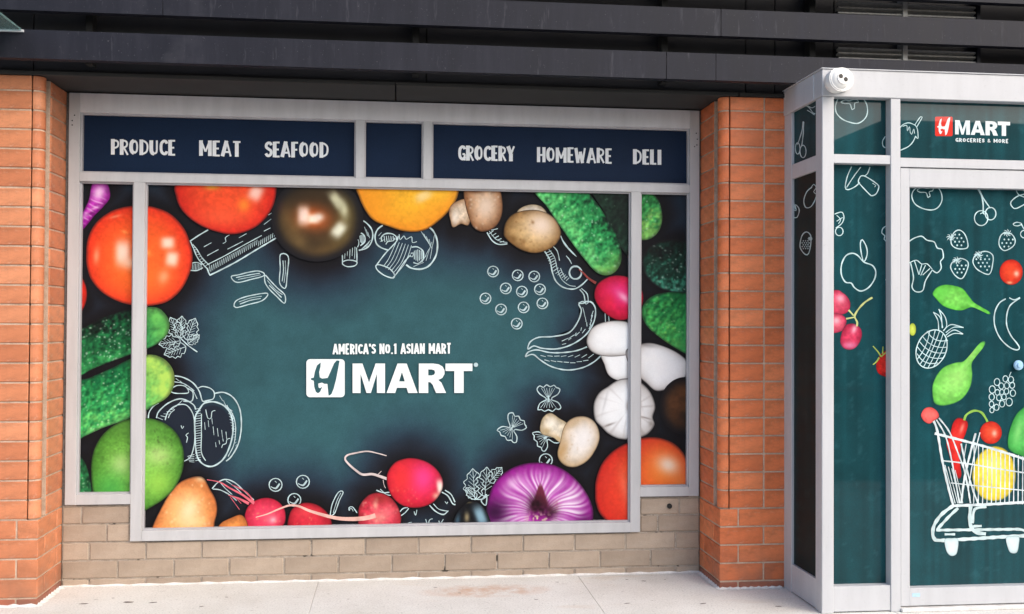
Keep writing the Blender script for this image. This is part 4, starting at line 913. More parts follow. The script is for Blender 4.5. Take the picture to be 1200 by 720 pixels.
def on_b(c, x, y, s):
    a = np.arctan2(y-604, x-633); rr = np.hypot(x-633, (y-604)*1.02)/62
    a2 = a+.10*np.sin(6*rr)*np.sign(x-633)                               # stripes bow outwards
    n1 = vnoise(a2*7, rr*1.5, 1.0, 8); fine = np.clip(.5+.5*np.cos(a2*46+5*n1), 0, 1); mid = vnoise(a2*12, rr*.6, 1.0, 3)
    pale = sstep(.14, .30, rr)*sstep(1.06, .62, rr)*(.45+.75*mid)
    c = mixc(c, (246, 224, 247), np.clip(.95*pale*(.45+.65*fine), 0, 1))
    c = mixc(c, (150, 26, 140), .6*np.clip(.5+.5*np.cos(a2*23+6*n1+1), 0, 1)**4*sstep(.3, .6, rr))
    c = mixc(c, (250, 240, 250), .7*gz(x, y, 668, 583, 12, 17, 35)*(.4+.8*fine)+.45*gz(x, y, 600, 566, 10, 7, -35))
    c = mixc(c, (52, 14, 54), np.clip(.95*gz(x, y, 580, 600, 17, 16)+.5*gz(x, y, 684, 612, 10, 10), 0, 1))
    flap = sstep(1, .55, np.abs(x-633)/(1.5+.42*np.maximum(y-566, 0)))*sstep(564, 572, y)*sstep(602, 588, y)
    c = mixc(c, (104, 30, 48), .9*flap); c = mixc(c, (44, 16, 28), np.clip(1.1*gz(x, y, 628, 592, 11, 12)+.9*gz(x, y, 645, 600, 9, 9), 0, 1)*(.75+.4*vnoise(x, y, 3, 2)))
    c = mixc(c, (150, 70, 96), .75*gz(x, y, 650, 592, 5, 7, 30)*vnoise(x, y, 2.5, 6))
    n = vnoise(x, y, 2.2, 7)
    return mixc(c, (214, 212, 168), sstep(.42, .72, n)*gz(x, y, 632, 608, 14, 6))
fill('onion_print', CP, V['onion_b'], veg((182, 44, 172), (128, 18, 118), (), (6, .12), add=on_b))
def rad_spots(seed, box, n=14, col=(235, 160, 110), r=1.2): return lambda c, x, y, s: dots(c, x, y, seed, n, box, r, col, .6)
ribbons('radish_tail_print', CP, [([(456, 562), (445, 558), (436, 555.5), (425, 556), (417, 551), (409, 544), (404.5, 538), (407, 533.5), (416, 531), (430, 528.8), (442, 531), (453, 534)], (4.2, 1.3)), ([(449, 562), (450, 568), (452, 572)], .9), ([(443, 556), (447, 552)], .9)], (222, 206, 204))
fill('radish_print', CP, V['radish_big'], veg((228, 44, 72), (176, 26, 44), [(495, 560, 15, 17, 0, (240, 66, 140), .9), (470, 560, 14, 22, 0, (232, 56, 52), .7), (516, 571, 4, 9, -8, (246, 232, 218), .98, 3), (511, 581, 4, 4, 0, (235, 190, 160), .8)], (9, .09), add=rad_spots(5, (460, 570, 490, 592))))
fill('beet_print', CP, V['beet'], veg((220, 62, 84), (150, 34, 44), [(446, 585, 10, 6, 0, (140, 44, 40), .7), (455, 600, 9, 9, 0, (240, 110, 120), .7), (444, 607, 10, 8, 0, (240, 170, 150), .6), (440, 592, 3, 5, 0, (240, 190, 160), .7)], (4, .24), add=rad_spots(8, (425, 580, 468, 616), 22, (240, 180, 160), 1.6)))
fill('radish_print', CP, V['radish_3'], veg((214, 48, 66), (140, 22, 34), [(360, 600, 14, 6, 0, (226, 70, 78), .7)], (8, .1), add=rad_spots(11, (345, 592, 385, 618))))
fill('radish_print', CP, V['radish_2'], veg((230, 66, 96), (176, 30, 54), [(320, 609, 3.5, 3, -30, (255, 235, 235), 1), (318, 608, 9, 8, 0, (244, 120, 140), .6)], (8, .1), add=rad_spots(13, (292, 590, 330, 616))))
ribbons('radish_root_print', CP, [([(440, 604), (428, 607), (412, 608), (395, 607), (378, 603), (362, 598), (350, 593), (340, 592), (328, 596), (314, 602), (300, 606)], (7, 1.3))], (240, 190, 178))
ribbons('radish_sprout_print', CP, [([(298, 590), (285, 580), (270, 572), (258, 565), (243, 562)], (4, .9)), ([(292, 590), (280, 584), (268, 580)], (4.5, 1.2)), ([(298, 588), (288, 576), (272, 568)], (2.5, 1)), ([(270, 582), (276, 590), (281, 597)], .8), ([(276, 582), (283, 590)], .8)], (222, 108, 122))
fill('yam_print', CP, V['yam_small'], veg((232, 146, 76), (160, 88, 44), (), (4, .14)))
fill('yam_print', CP, V['yam'], veg((242, 164, 94), (190, 104, 54), [(221, 598, 14, 18, 20, (254, 222, 178), .9), (236, 561, 7, 4, 0, (226, 196, 150), .8), (204, 594, 10, 20, 25, (248, 186, 120), .6), (226, 612, 16, 8, 0, (255, 214, 160), .7)], (7, .12), add=lambda c, x, y, s: dots(dots(c, x, y, 65, 40, (182, 562, 254, 620), 1.3, (186, 104, 56), .6), x, y, 66, 26, (190, 565, 250, 615), 1.5, (255, 226, 180), .6)))
fill('eggplant_print', CP, V['eggplant'], veg((20, 22, 26), (18, 18, 22), [(563, 605, 6, 13, -22, (140, 178, 196), .95, 3), (536, 610, 3, 8, 10, (70, 100, 118), .8), (547, 606, 3, 6, 0, (196, 176, 130), .7), (547, 588, 5, 1.5, 0, (200, 180, 120), .6)], (4, .3), rim=.2))
fill('cucumber_print', LP+CP, V['cuke_l1'], cuke((92, 410), (196, 376), 32, (18, 26, 24), (26, 92, 54), (54, 146, 80), 31, 90, (92, 372, 160, 430), (226, 245, 226), bias=.1, end=((104, 190, 90), .9, .66, .95)))
fill('cucumber_print', LP+CP, V['cuke_l2'], cuke((92, 480), (202, 440), 36, (20, 92, 54), (46, 146, 80), (100, 190, 100), 32, 60, (92, 436, 150, 508), (226, 245, 210), bias=.05, end=((176, 216, 96), .9, .55, .9)))
fill('green_fruit_print', LP, V['green_low'], cuke((84, 540), (98, 585), 18, (24, 66, 42), (44, 128, 72), (96, 190, 112), 33, 14, (88, 545, 104, 580), (180, 220, 180)))
def mg(c, x, y, s):
    n = vnoise(x, y, 1.9, 4); c = c*(1+.20*(n-.5))[:, None]
    c = dots(c, x, y, 40, 60, (180, 496, 216, 548), 1.2, (56, 78, 34), .8); c = dots(c, x, y, 41, 60, (110, 495, 214, 595), 1.0, (86, 134, 58), .6)
    return c
fill('green_fruit_print', LP+CP, V['mango'], veg((116, 182, 74), (64, 120, 40), [(142, 545, 12, 12, 0, (186, 220, 140), .8), (186, 534, 16, 12, 0, (196, 222, 140), .7), (130, 575, 22, 22, 0, (70, 172, 78), .7), (186, 565, 18, 18, 0, (160, 214, 84), .7), (160, 500, 34, 10, 0, (96, 150, 66), .6)], (7, .10), add=mg, rim=.45))

# ------------------------------------------------------------------ navy transom panels with hand lettering
def navy(u, v):
    return np.broadcast_to(np.array([(25, 42, 68)], float), (len(u), 3))*(1+.12*(fbm(u, v, 30, 2)-.5))[:, None]
ta = panel('sign_panel', win, 'y', YG, (X0, -.243, ZB_, ZA), M['print'], navy, .05)
tb = panel('sign_panel', win, 'y', YG, (-.195, .144, ZB_, ZA), M['print'], navy, .05)
tc_ = panel('sign_panel', win, 'y', YG, (.194, X5, ZB_, ZA), M['print'], navy, .05)
ta.o['label'] = 'navy sign panel lettered PRODUCE MEAT SEAFOOD'; tc_.o['label'] = 'navy sign panel lettered GROCERY HOMEWARE DELI'; tb.o['label'] = 'small blank navy sign panel'
for p, t, a, b, h in ((ta, 'PRODUCE', (130.6, 181.2), (205.5, 182.2), 18.2), (ta, 'MEAT', (233.8, 182.6), (282.2, 183.8), 18.2), (ta, 'SEAFOOD', (310.6, 184.2), (385, 184.8), 18.2),
                      (tc_, 'GROCERY', (537.2, 188), (603, 189), 17.6), (tc_, 'HOMEWARE', (629.6, 190.0), (717, 191.8), 17.6), (tc_, 'DELI', (742.4, 192.4), (774.6, 193.2), 17.6)):
    letters('hand_lettering', p, t, a, b, h, 4.4 if t != 'HOMEWARE' else 3.7, 2.2, gap=.10, wob=.35, col=(250, 253, 255))

# ------------------------------------------------------------------ entrance vestibule
ve = thing('entrance_vestibule', 'projecting glass entrance vestibule in pale aluminium with teal printed panes', 'vestibule')
YV, XV, YGV, XGV = -.902, 2.172, -.846, 2.188
XP, XM0, XM1, XD0, XD1, XE = 2.236, 2.544, 2.597, 2.651, 3.46, 3.52
bx('header', XV-.002, 4.40, YV-.004, -.80, 2.660, 2.800, 'alu_w', ve, .003)
bx('header', XV-.004, XV+.075, -.799, -.378, 2.660, 2.799, 'alu_w', ve, .003)
bx('roof', XV+.03, 4.38, -.82, -.37, 2.735, 2.785, 'alu_w', ve, 0)
bx('header_cap', XV-.008, 4.41, YV-.010, -.76, 2.8005, 2.806, 'alu_w', ve, .001)
bx('header_cap', XV-.010, XV+.05, -.759, -.378, 2.800, 2.805, 'alu_w', ve, .001)
bx('corner_post', XV, XP, YV, -.82, .0, 2.659, 'alu_w', ve, .003)
bx('wall_jamb', XV+.001, XV+.07, -.49, -.378, .0, 2.659, 'alu_w', ve, .002)
bx('side_rail', XV+.003, XV+.07, -.8195, -.4905, 2.288, 2.368, 'alu_w', ve)
bx('side_rail', XV+.003, XV+.07, -.8195, -.4905, .006, .158, 'alu_w', ve)
bx('mullion', XM0, XM1, YV, -.80, .0, 2.659, 'alu_w', ve, .002)
bx('transom_rail', XP, XM0, YV+.004, -.80, 2.317, 2.363, 'alu_w', ve)
bx('transom_rail', XM1, 3.58, YV+.003, -.80, 2.304, 2.352, 'alu_w', ve)
bx('bottom_rail', XP, XM0, YV+.005, -.80, .006, .135, 'alu_w', ve)
bx('threshold', XM1, 3.58, YV-.02, -.80, .0, .018, 'cement', ve, .003)
bx('mullion', 3.58, 3.635, YV, -.80, .0, 2.659, 'alu_w', ve, .002)
bx('corner_post', 4.336, 4.40, YV, -.82, .0, 2.659, 'alu_w', ve, .003)
bx('bottom_rail', 3.635, 4.336, YV+.005, -.80, .006, .135, 'alu_w', ve)
door = bx('door', XM1+.004, XD0, YV+.008, -.825, .024, 2.300, 'alu_w', ve, .002)
bx('stile', XD1, XE+.055, YV+.008, -.825, .024, 2.300, 'alu_w', door, .002)
bx('top_rail', XD0, XD1, YV+.009, -.825, 2.202, 2.299, 'alu_w', door)
bx('bottom_rail', XD0, XD1, YV+.009, -.825, .025, .116, 'alu_w', door)
def teal(u, v):
    k = .93+.22*(vnoise(u, v*.03, 4.5, 3)-.5)+.25*(fbm(u, v, 40, 6)-.5)
    c = np.broadcast_to(np.array([(21, 73, 80)], float), (len(u), 3))*k[:, None]
    return mixc(c, (60, 110, 118), .25*sstep(.62, .8, fbm(u, v, 9, 12)))
G = M['glazed']
s_up = panel('printed_pane', ve, 'x', XGV, (-.82, -.49, 2.368, 2.660), M['glazed_side'], teal, .02)
smoke = lambda u, v: teal(u, v)*np.array([.7, .62, .60])      # darker see-through film low on the side
s_lo = panel('printed_pane', ve, 'x', XGV, (-.82, -.49, .158, 2.288), M['glazed_side'], smoke, .03)
f_up = panel('printed_pane', ve, 'y', YGV, (XP, XM0, 2.363, 2.660), G, teal, .012)
f_lo = panel('printed_pane', ve, 'y', YGV, (XP, XM0, .135, 2.317), G, teal, .012)
d_up = panel('printed_pane', ve, 'y', YGV, (XM1, 3.58, 2.352, 2.660), G, teal, .012)
f_rt = panel('printed_pane', ve, 'y', YGV, (3.635, 4.336, .135, 2.660), G, teal, .04)
d_gl = panel('printed_pane', door, 'y', YGV, (XD0, XD1, .116, 2.202), G, teal, .012)
d_gl.o.name = 'door_glass'
def dputs(p): p.o = door           # prints on the door hang from the door (thing > door > print)
dputs(d_gl)
s_rt = bx('side_panel', 4.34, 4.39, -.819, -.375, .006, 2.659, 'alu_w', ve)
IK = (206, 236, 238)
q = zz(910, 70, 4.8)
star = [(362, 240), (385, 228), (410, 232), (430, 225), (455, 228), (462, 240), (440, 245), (438, 275), (425, 282), (413, 250), (385, 248)]
ribbons('tomato_drawing', [f_up], [(q([(345, 222), (332, 260), (337, 300), (370, 335), (420, 355), (460, 358), (495, 335), (511, 300), (508, 255), (490, 222)]), 1.5), (q(star), 1.3, 'c')], IK)
ribbons('fruit_drawing', [f_up], [(q([(612, 432), (596, 460), (600, 488), (614, 497)]), 1.3)], IK)
ribbons('cherry_drawing', [s_up], [(q([(150, 348), (143, 400), (128, 450), (118, 478)]), 1.4), (q([(153, 350), (150, 420), (142, 485)]), 1.4), (q(ell(119, 500, 13, 32)), 1.3, 'c'), (q(ell(149, 517, 17, 35)), 1.3, 'c')], IK)
ribbons('leaf_drawing', [s_up], [(q([(165, 258), (185, 272), (205, 300), (218, 306)]), 1.3), (q([(178, 262), (200, 272), (218, 262)]), 1.1), (q([(172, 285), (192, 296), (214, 312)]), 1.1)], IK)
q = zz(900, 180, 4)
ribbons('mushroom_drawing', [f_lo], [(q([(392, 62), (372, 108), (362, 158), (375, 170), (408, 156), (430, 136)]), 1.4), (q([(435, 64), (402, 108), (368, 160)]), 1.3), (q([(478, 64), (466, 95), (452, 106)]), 1.3), (q([(424, 125), (446, 104), (512, 144), (518, 165), (506, 190), (488, 198), (474, 190), (424, 136)]), 1.5, 'c'), (q([(490, 140), (505, 150), (500, 158)]), 1.0)], IK)
ribbons('grape_bunch_drawing', [f_lo], [(q([(312, 285), (330, 278), (348, 276), (356, 300), (346, 328), (318, 350)]), 1.4), (q([(322, 290), (340, 310), (330, 330)]), 1.2), (q(ell(334, 366, 18, 20, n=14)), 1.3, 'c'), (q([(322, 318), (350, 300)]), 1.1)], IK)
ribbons('apple_drawing', [f_lo], [(q([(395, 468), (365, 480), (345, 520), (344, 568), (363, 603), (390, 608), (406, 630), (435, 645), (470, 630), (498, 592), (505, 555), (490, 526), (455, 512), (440, 500), (420, 478)]), 1.9, 'c'), (q([(447, 508), (436, 460), (433, 420), (442, 405), (460, 435), (465, 470), (455, 502)]), 1.6, 'c')], IK)
ribbons('fruit_drawing', [f_lo], [(q([(558, 338), (538, 352), (534, 374), (548, 386), (544, 402), (558, 414)]), 1.4), (ell(1039, 328, 1, 1.2, n=6), 1.4, 'c')], IK)
ribbons('eggplant_drawing', [s_lo], [(q([(206, 158), (182, 180), (168, 220), (176, 252), (198, 252), (216, 228), (230, 190)]), 1.4), (q([(204, 158), (214, 145), (226, 160), (214, 180), (226, 190)]), 1.2)], IK)
ribbons('cherry_drawing', [s_lo], [(q([(116, 205), (122, 235), (128, 262)]), 1.3), (q([(116, 262), (132, 268), (128, 240), (144, 256), (146, 275), (136, 300), (124, 302), (118, 288)]), 1.3)], IK)
def strawb(pane, f, out, lf, sc=1.0, seed=1):
    P = np.array(out, float); c = P.mean(0); g = random.Random(seed); n = len(out)
    L = [(f(out), 1.5, 'c')]
    for a in range(0, 360, 45):
        dx, dy = math.cos(R(a))*26*sc, math.sin(R(a))*22*sc
        L.append((f([lf, (lf[0]+dx*.6-dy*.2, lf[1]+dy*.6+dx*.2), (lf[0]+dx, lf[1]+dy)]), 1.5, 't'))
    for i in range(-2, 3):
        for j in range(-2, 3):
            x, y = c[0]+i*24*sc+(j % 2)*12*sc, c[1]+8*sc+j*20*sc
            if inside(list(map(tuple, (P-c)*.8+c)), np.array([x]), np.array([y]))[0] and math.hypot(x-lf[0], y-lf[1]) > 26*sc:
                L.append((f(ell(x, y, 2.4*sc, 3.4*sc, n=6)), 1.3, 'c'))
    ribbons('strawberry_drawing', [pane], L, IK)
strawb(s_lo, q, [(150, 430), (160, 385), (180, 368), (200, 385), (200, 430), (190, 470), (176, 474), (158, 455)], (198, 400), .45)
q = zz(900, 280, 4.5)
GD = (20, 60, 68)
gr = [(420, 330), (388, 440)]
fill('grape_print', [f_lo], q([(330, 278), (368, 270), (395, 285), (418, 305), (434, 338), (430, 372), (405, 396), (350, 400), (325, 340)]), veg((226, 84, 112), (160, 36, 66), [(985, 350, 5, 5, 0, (250, 190, 205), .8)], (5, .2), rimc=GD))
fill('grape_print', [f_lo], q([(325, 405), (370, 394), (405, 412), (414, 440), (398, 480), (360, 496), (325, 490)]), veg((230, 100, 124), (165, 40, 70), [(980, 376, 4, 4, 0, (250, 200, 210), .8)], (5, .2), rimc=GD))
fill('grape_print', [f_lo], q([(405, 460), (430, 447), (460, 450), (488, 472), (496, 508), (482, 550), (457, 578), (427, 586), (397, 576), (381, 548), (386, 503)]), veg((222, 66, 100), (150, 30, 60), [(1001, 386, 3, 5, 20, (252, 200, 215), .8), (996, 405, 8, 4, 0, (236, 150, 190), .7)], (5, .18), rimc=GD))
ribbons('grape_stem_print', [f_lo], [(q([(550, 310), (512, 334), (478, 370), (457, 408), (470, 440), (468, 462)]), 2.6), (q([(425, 376), (452, 406)]), 2.4), (q([(412, 422), (455, 414)]), 2.2)], (206, 216, 142))
fill('strawberry_print', [f_lo], q([(655, 580), (615, 592), (585, 620), (569, 670), (580, 708), (610, 726), (655, 732), (680, 660)]), veg((224, 52, 40), (170, 24, 24), (), (3, .25), rimc=GD))
ribbons('strawberry_leaf_print', [f_lo], [(q([(553, 566), (578, 594), (596, 622)]), (1.2, 2.4)), (q([(606, 568), (604, 606)]), (1.2, 2.2)), (q([(553, 664), (572, 648), (586, 626)]), (1.4, 2.6)), (q([(596, 622), (625, 598), (650, 585)]), 2.2)], (176, 196, 92))
# ---- above the door ----
q = zz(1050, 100, 7.2)
ribbons('eggplant_drawing', [d_up], [(q([(20, 376), (60, 332), (110, 318), (158, 336)]), 1.3), (q([(156, 340), (182, 300), (208, 266), (222, 270), (200, 310), (176, 352)]), 1.2), (q([(160, 336), (180, 370), (186, 450), (164, 430)]), 1.2), (q([(166, 430), (140, 482), (98, 522), (20, 556)]), 1.4), (q([(55, 348), (90, 340), (96, 386), (114, 350), (120, 400), (132, 416), (150, 370), (156, 408)]), 1.0)], IK)
qq = lambda p: (1050+p[0]/7.2, 100+p[1]/7.2)
polys('logo_square', [d_up], [[rsq(330, 266, 478, 430, 12)]], (226, 58, 46), qq)
polys('logo_letter', [d_up], [[HGL]], (242, 244, 244), lambda p: qq((330+(p[0]-50)/245*148, 266+(p[1]-142)/243*164)))
for gl in MART: polys('logo_letter', [d_up], [gl], (236, 246, 248), lambda p: qq((498+(p[0]-345)/765*464, 295+(p[0]-345)/765*15+(p[1]-170)/188*120)))
letters('tagline_lettering', d_up, 'GROCERIES & MORE', (1119.7, 166.4), (1181.3, 167.9), 4.5, 1.25, 1.0, gap=.16, col=(226, 238, 240))
# ---- door ----
D = [d_gl]
q = zz(1055, 200, 4.8)
ribbons('tomato_drawing', D, [(q([(95, 92), (70, 120), (66, 152), (85, 190), (130, 215), (180, 222), (215, 205), (235, 165), (228, 120), (205, 86)]), 1.5), (q([(95, 110), (120, 96), (150, 101), (186, 98), (180, 115), (162, 120), (168, 145), (155, 152), (145, 125), (110, 122)]), 1.2, 'c')], IK)
ribbons('cherry_drawing', D, [(q([(436, 102), (458, 145), (466, 190), (466, 240)]), 2.0), (q([(442, 104), (470, 160), (506, 212)]), 1.6), (q(ell(455, 268, 38, 42)), 1.5, 'c'), (q(ell(508, 243, 30, 35)), 1.5, 'c'), (q([(450, 244), (462, 238), (474, 246)]), 1.2)], IK)
ribbons('mushroom_drawing', D, [(q([(720, 128), (660, 145), (622, 178), (630, 205), (655, 213), (720, 178)]), 1.5), (q([(650, 100), (665, 135), (720, 158)]), 1.3), (q([(685, 100), (700, 120), (730, 132)]), 1.2)], IK)
ribbons('cherry_drawing', D, [(q([(634, 302), (655, 291), (684, 300), (660, 312), (640, 308)]), 1.2, 'c'), (q([(680, 300), (696, 330)]), 1.4), (q(ell(700, 358, 24, 22, n=16)), 1.4, 'c')], IK)
ribbons('broccoli_drawing', D, [(q([(48, 400), (80, 380), (120, 370), (150, 392), (190, 402), (208, 436), (235, 445), (242, 490), (226, 512), (230, 550), (206, 576), (180, 560)]), 1.6), (q([(180, 560), (142, 620), (126, 675), (88, 682), (66, 655), (74, 600), (58, 520)]), 1.6), (q([(50, 520), (90, 505), (120, 526), (150, 525), (180, 556)]), 1.3), (q([(80, 510), (105, 586)]), 1.3), (q([(105, 586), (122, 526)]), 1.2), (q([(115, 590), (142, 532)]), 1.2), (q([(126, 588), (166, 552)]), 1.2)], IK)
for k, (o, l) in enumerate((([(285, 398), (300, 352), (330, 335), (360, 355), (378, 400), (376, 435), (330, 441), (296, 426)], (284, 376)), ([(283, 545), (298, 512), (340, 495), (380, 515), (375, 560), (346, 608), (308, 590)], (318, 506)), ([(410, 500), (430, 470), (480, 455), (518, 475), (520, 520), (500, 583), (440, 562), (412, 528)], (440, 474)), ([(555, 395), (573, 357), (620, 355), (645, 390), (635, 425), (588, 451), (560, 430)], (602, 352)))):
    strawb(d_gl, q, o, l, 1.0, k)
fill('cherry_tomato_print', D, q(ell(623, 572, 66, 72)), veg((240, 76, 44), (190, 34, 26), [(1191, 321, 3, 3.5, 0, (255, 205, 180), .9), (1183, 331.5, 3.5, 1.5, 0, (255, 200, 150), .8)], (6, .08), rimc=GD))
q = zz(1055, 340, 4.8)
def spin(c, x, y, s): return c*(1+.16*(vnoise(x, y, 3.5, 4)-.5))[:, None]
fill('spinach_leaf_print', D, q([(180, 20), (200, 50), (240, 90), (300, 112), (350, 115), (400, 98), (450, 115), (500, 138), (503, 124), (460, 98), (415, 70), (390, 40), (350, -8), (300, -25), (250, -30), (205, -15)]), veg((126, 214, 92), (86, 182, 62), [(1105, 343, 8, 6, 0, (104, 208, 80), .6)], (7, .1), add=spin, rimc=GD))
fill('spinach_leaf_print', D, q([(178, 560), (185, 520), (210, 470), (250, 430), (310, 408), (355, 400), (395, 360), (440, 305), (465, 288), (478, 295), (465, 325), (425, 375), (402, 415), (405, 480), (395, 540), (360, 600), (310, 635), (240, 652), (195, 640), (182, 610)]), veg((142, 218, 104), (100, 186, 72), [(1122, 442, 10, 14, 30, (166, 228, 120), .6), (1138, 415, 8, 3, -50, (170, 220, 120), .6)], (7, .1), add=spin, rimc=GD))
fill('lemon_edge_print', D, q(ell(68, 222, 20, 36)), veg((206, 220, 92), (160, 180, 60), (), (6, .1), rimc=GD))
pe = lambda t, a: (174+85*math.cos(R(a))*t*.95+38*math.sin(R(a))*t*-.0, 332)
def pin(x, y):   # unit ellipse -> drawing units, leaning right
    c, s = math.cos(R(24)), math.sin(R(24)); X_, Y_ = x*82, y*112
    return (175+X_*c-Y_*s, 332+X_*s+Y_*c)
L = [(q([pin(math.cos(R(a)), math.sin(R(a))) for a in range(0, 360, 18)]), 1.6, 'c')]
for k in (-.62, -.3, 0, .3, .62):
    h = math.sqrt(1-k*k)
    L.append((q([pin(k+.16*(1-t*t)*(1 if k < 0 else .4), t*h) for t in (-1, -.5, 0, .5, 1)]), 1.2)); L.append((q([pin(t*h, k+.22*(t*t-.5)*-1) for t in (-1, -.5, 0, .5, 1)]), 1.2))
for a in ([(215, 225), (210, 170), (185, 125)], [(185, 125), (222, 152), (238, 212)], [(215, 108), (250, 150), (260, 200), (242, 230)], [(215, 108), (230, 150), (235, 215)], [(240, 230), (285, 195), (355, 212)], [(355, 212), (300, 210), (255, 240)], [(255, 255), (302, 225), (352, 248)], [(352, 248), (302, 245), (262, 264)]): L.append((q(a), 1.3))
ribbons('pineapple_drawing', D, L, IK)
ribbons('banana_drawing', D, [(q([(592, 50), (555, 75), (530, 130), (530, 200), (560, 270), (610, 320), (655, 338), (669, 325), (655, 300), (620, 255), (598, 200), (598, 140), (615, 90), (650, 60), (672, 45)]), 1.8), (q([(612, 44), (640, 56), (672, 42)]), 1.6)], IK)
ribbons('grape_bunch_drawing', D, [(q(ell(a, b, r, r*1.25, n=12)), 1.25, 'c') for a, b, r in ((543, 518, 16), (590, 500, 14), (621, 505, 15), (567, 540, 14), (598, 538, 14), (628, 536, 14), (516, 560, 17), (545, 576, 13), (570, 574, 12), (596, 570, 13), (632, 580, 15), (513, 602, 15), (554, 606, 14), (582, 602, 13), (611, 630, 18), (512, 642, 13), (540, 660, 14), (571, 640, 15), (514, 676, 12))]+[(q([(612, 486), (616, 474), (622, 462)]), 1.4)], IK)
q = zz(1070, 440, 5.538)
fill('green_pepper_print', D, q([(612, 450), (620, 370), (655, 275), (700, 220), (760, 205), (770, 520), (690, 520), (630, 490)]), veg((96, 196, 96), (54, 146, 62), [(1193, 505, 4, 14, 12, (150, 224, 130), .6)], (8, .1), rimc=GD))
fill('chili_print', D, q([(240, 378), (256, 312), (288, 276), (330, 284), (355, 312), (342, 372), (312, 452), (302, 560), (312, 650), (292, 672), (262, 625), (234, 522), (214, 442)]), veg((228, 54, 46), (176, 24, 26), [(1127, 502, 2, 6, 20, (255, 170, 150), .7)], (6, .1), rimc=GD))
ribbons('chili_stem_print', D, [(q([(330, 292), (345, 256), (395, 230), (445, 244), (482, 302)]), 3.2)], (150, 200, 88))
fill('tomato_print', D, q(ell(503, 372, 72, 74)), veg((238, 78, 50), (192, 36, 28), [(1165, 508, 3, 4, 0, (255, 210, 185), .8)], (6, .08), rimc=GD))
fill('lemon_print', D, [(1139, 560), (1143, 540), (1152, 528), (1165, 523), (1178, 527), (1187, 540), (1190, 558), (1186, 575), (1175, 585), (1160, 587), (1147, 580)], veg((246, 228, 84), (214, 186, 40), [(1163, 545, 12, 14, 0, (252, 242, 140), .7)], (6, .08), rimc=GD))
WH = (226, 240, 242)
bars = [([(1093, 492), (1098, 505), (1104, 540), (1112, 575), (1117, 593)], 3.4), ([(1097, 492), (1108, 512), (1116, 545), (1124, 590)], 2.2), ([(1100, 490), (1112, 506), (1122, 530), (1131, 556), (1137, 590)], 2.2), ([(1095, 508), (1130, 517), (1166, 527), (1212, 542)], 3.6), ([(1104, 540), (1130, 543), (1166, 549), (1212, 556)], 2.0), ([(1114, 566), (1160, 571), (1212, 576)], 1.6), ([(1115, 593), (1160, 591), (1212, 588)], 4.0),
        ([(1143, 508), (1137, 530), (1130, 560), (1126, 590)], 3.0), ([(1148, 507), (1140, 540), (1134, 575)], 1.6), ([(1126, 520), (1132, 548), (1140, 575), (1146, 590)], 2.4), ([(1132, 520), (1129, 545), (1133, 570)], 1.3)]
for k in range(14):
    x = 1140+k*5.2; bars.append(([(x+1, 519+k*1.45), (x+1.4-k*.05, 556), (x+.6, 591)], 1.5))
for k in range(4): bars.append(([(1107+k*4, 545+k*2), (1119+k*3, 590)], 1.1))
ribbons('cart_basket_print', D, bars, WH)
q7 = zz(1070, 560, 4.5)
ribbons('cart_frame_print', D, [(q7([(208, 148), (150, 192), (112, 245), (102, 290), (110, 320), (140, 330), (300, 322), (460, 312), (640, 303)]), 5.0), (q7([(236, 160), (190, 202), (150, 245), (126, 272)]), 4.2), (q7([(120, 276), (300, 274), (480, 272), (560, 272), (600, 285)]), 4.0), (q7([(302, 148), (298, 200), (300, 245), (325, 285), (382, 296)]), 5.2), (q7([(385, 152), (335, 160), (318, 178), (312, 240)]), 3.8), (q7([(315, 256), (360, 254)]), 3.6), (q7([(165, 298), (220, 298)]), 3.2)], (214, 236, 236))
for o in ([(165, 325), (172, 380), (190, 408), (214, 411), (231, 392), (236, 325), (200, 318)], [(488, 316), (498, 370), (514, 396), (545, 394), (556, 352), (556, 310), (520, 308)]):
    fill('cart_wheel_print', D, q7(o), veg((226, 240, 242), (190, 214, 216), (), (8, .06), rimc=GD))
fill('cart_grip_print', D, q([(50, 252), (72, 216), (110, 206), (150, 228), (166, 268), (132, 296), (105, 314), (74, 302), (54, 276)]), veg((244, 116, 108), (206, 74, 72), (), (6, .08), rimc=GD))
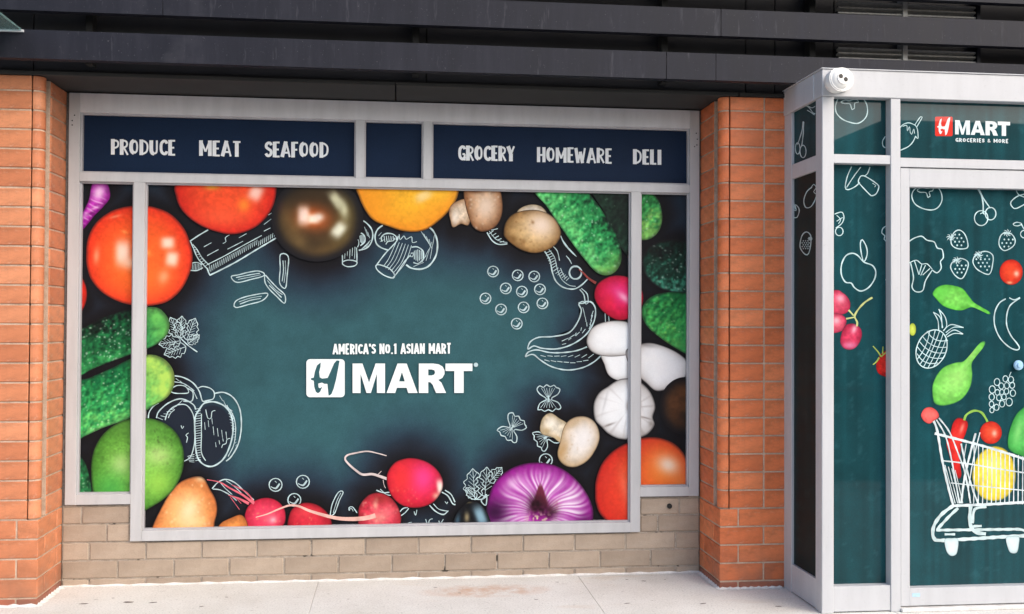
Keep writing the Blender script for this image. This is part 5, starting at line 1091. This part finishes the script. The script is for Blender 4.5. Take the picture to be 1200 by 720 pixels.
# lock, tape
def disc(name, c, r, d, mat, parent, axis='Y', seg=24, bev=.0):
    bm = bmesh.new(); rot = Matrix.Rotation(R(90), 4, 'X') if axis == 'Y' else Matrix.Identity(4)
    bmesh.ops.create_cone(bm, cap_ends=True, segments=seg, radius1=r, radius2=r, depth=d, matrix=Matrix.Translation(c) @ rot)
    if bev: bmesh.ops.bevel(bm, geom=[e for e in bm.edges if e.calc_face_angle(0) > 1], offset=bev, segments=3, affect='EDGES')
    me = bpy.data.meshes.new(name); bm.to_mesh(me); bm.free()
    return link(name, me, M[mat], parent)
lk = d_gl.world([(1191, 428)])[0]
disc('lock_rose', (lk[0], YGV-.018, lk[2]), .026, .016, 'steel', door, bev=.004)
disc('lock_cylinder', (lk[0], YGV-.028, lk[2]), .014, .012, 'steel', door, bev=.003)
bx('tape_strip', 2.664, 2.706, YV+.0075, YV+.009, .072, .090, 'tape', door, 0)

# ------------------------------------------------------------------ security camera on the vestibule corner
sc_ = thing('security_camera', 'round white dome security camera on the vestibule corner', 'camera')
disc('base', (2.266, YV-.022, 2.742), .062, .036, 'camwhite', sc_, bev=.008)
bc = Vector((2.218, -.972, 2.722)); dr = Vector((.20, -.95, .10)).normalized()
bm = bmesh.new(); bmesh.ops.create_uvsphere(bm, u_segments=32, v_segments=20, radius=.061)
for v in bm.verts:
    d = v.co.dot(dr)
    if d > .051: v.co -= dr*(d-.051)
    v.co += bc
for f in bm.faces: f.smooth = True
me = bpy.data.meshes.new('eyeball'); bm.to_mesh(me); bm.free(); link('eyeball', me, M['camwhite'], sc_)
rotm = dr.to_track_quat('Z', 'Y').to_matrix().to_4x4()
def cyl_dir(name, c, r, d, mat, parent, bev=0):
    bm = bmesh.new(); bmesh.ops.create_cone(bm, cap_ends=True, segments=24, radius1=r, radius2=r, depth=d)
    if bev: bmesh.ops.bevel(bm, geom=[e for e in bm.edges if e.calc_face_angle(0) > 1], offset=bev, segments=3, affect='EDGES')
    bmesh.ops.transform(bm, matrix=Matrix.Translation(c) @ rotm, verts=bm.verts[:])
    me = bpy.data.meshes.new(name); bm.to_mesh(me); bm.free(); return link(name, me, M[mat], parent)
cyl_dir('collar', bc+dr*.022, .0615, .020, 'camwhite', sc_, .006)
cyl_dir('faceplate', bc+dr*.053, .033, .006, 'camwhite', sc_, .002)
rt_ = dr.cross(Vector((0, 0, 1))).normalized(); up_ = rt_.cross(dr)
for s in (-1, 1): cyl_dir('lens', bc+dr*.057+rt_*s*.0140+up_*s*.007, .0115, .004, 'lens', sc_)
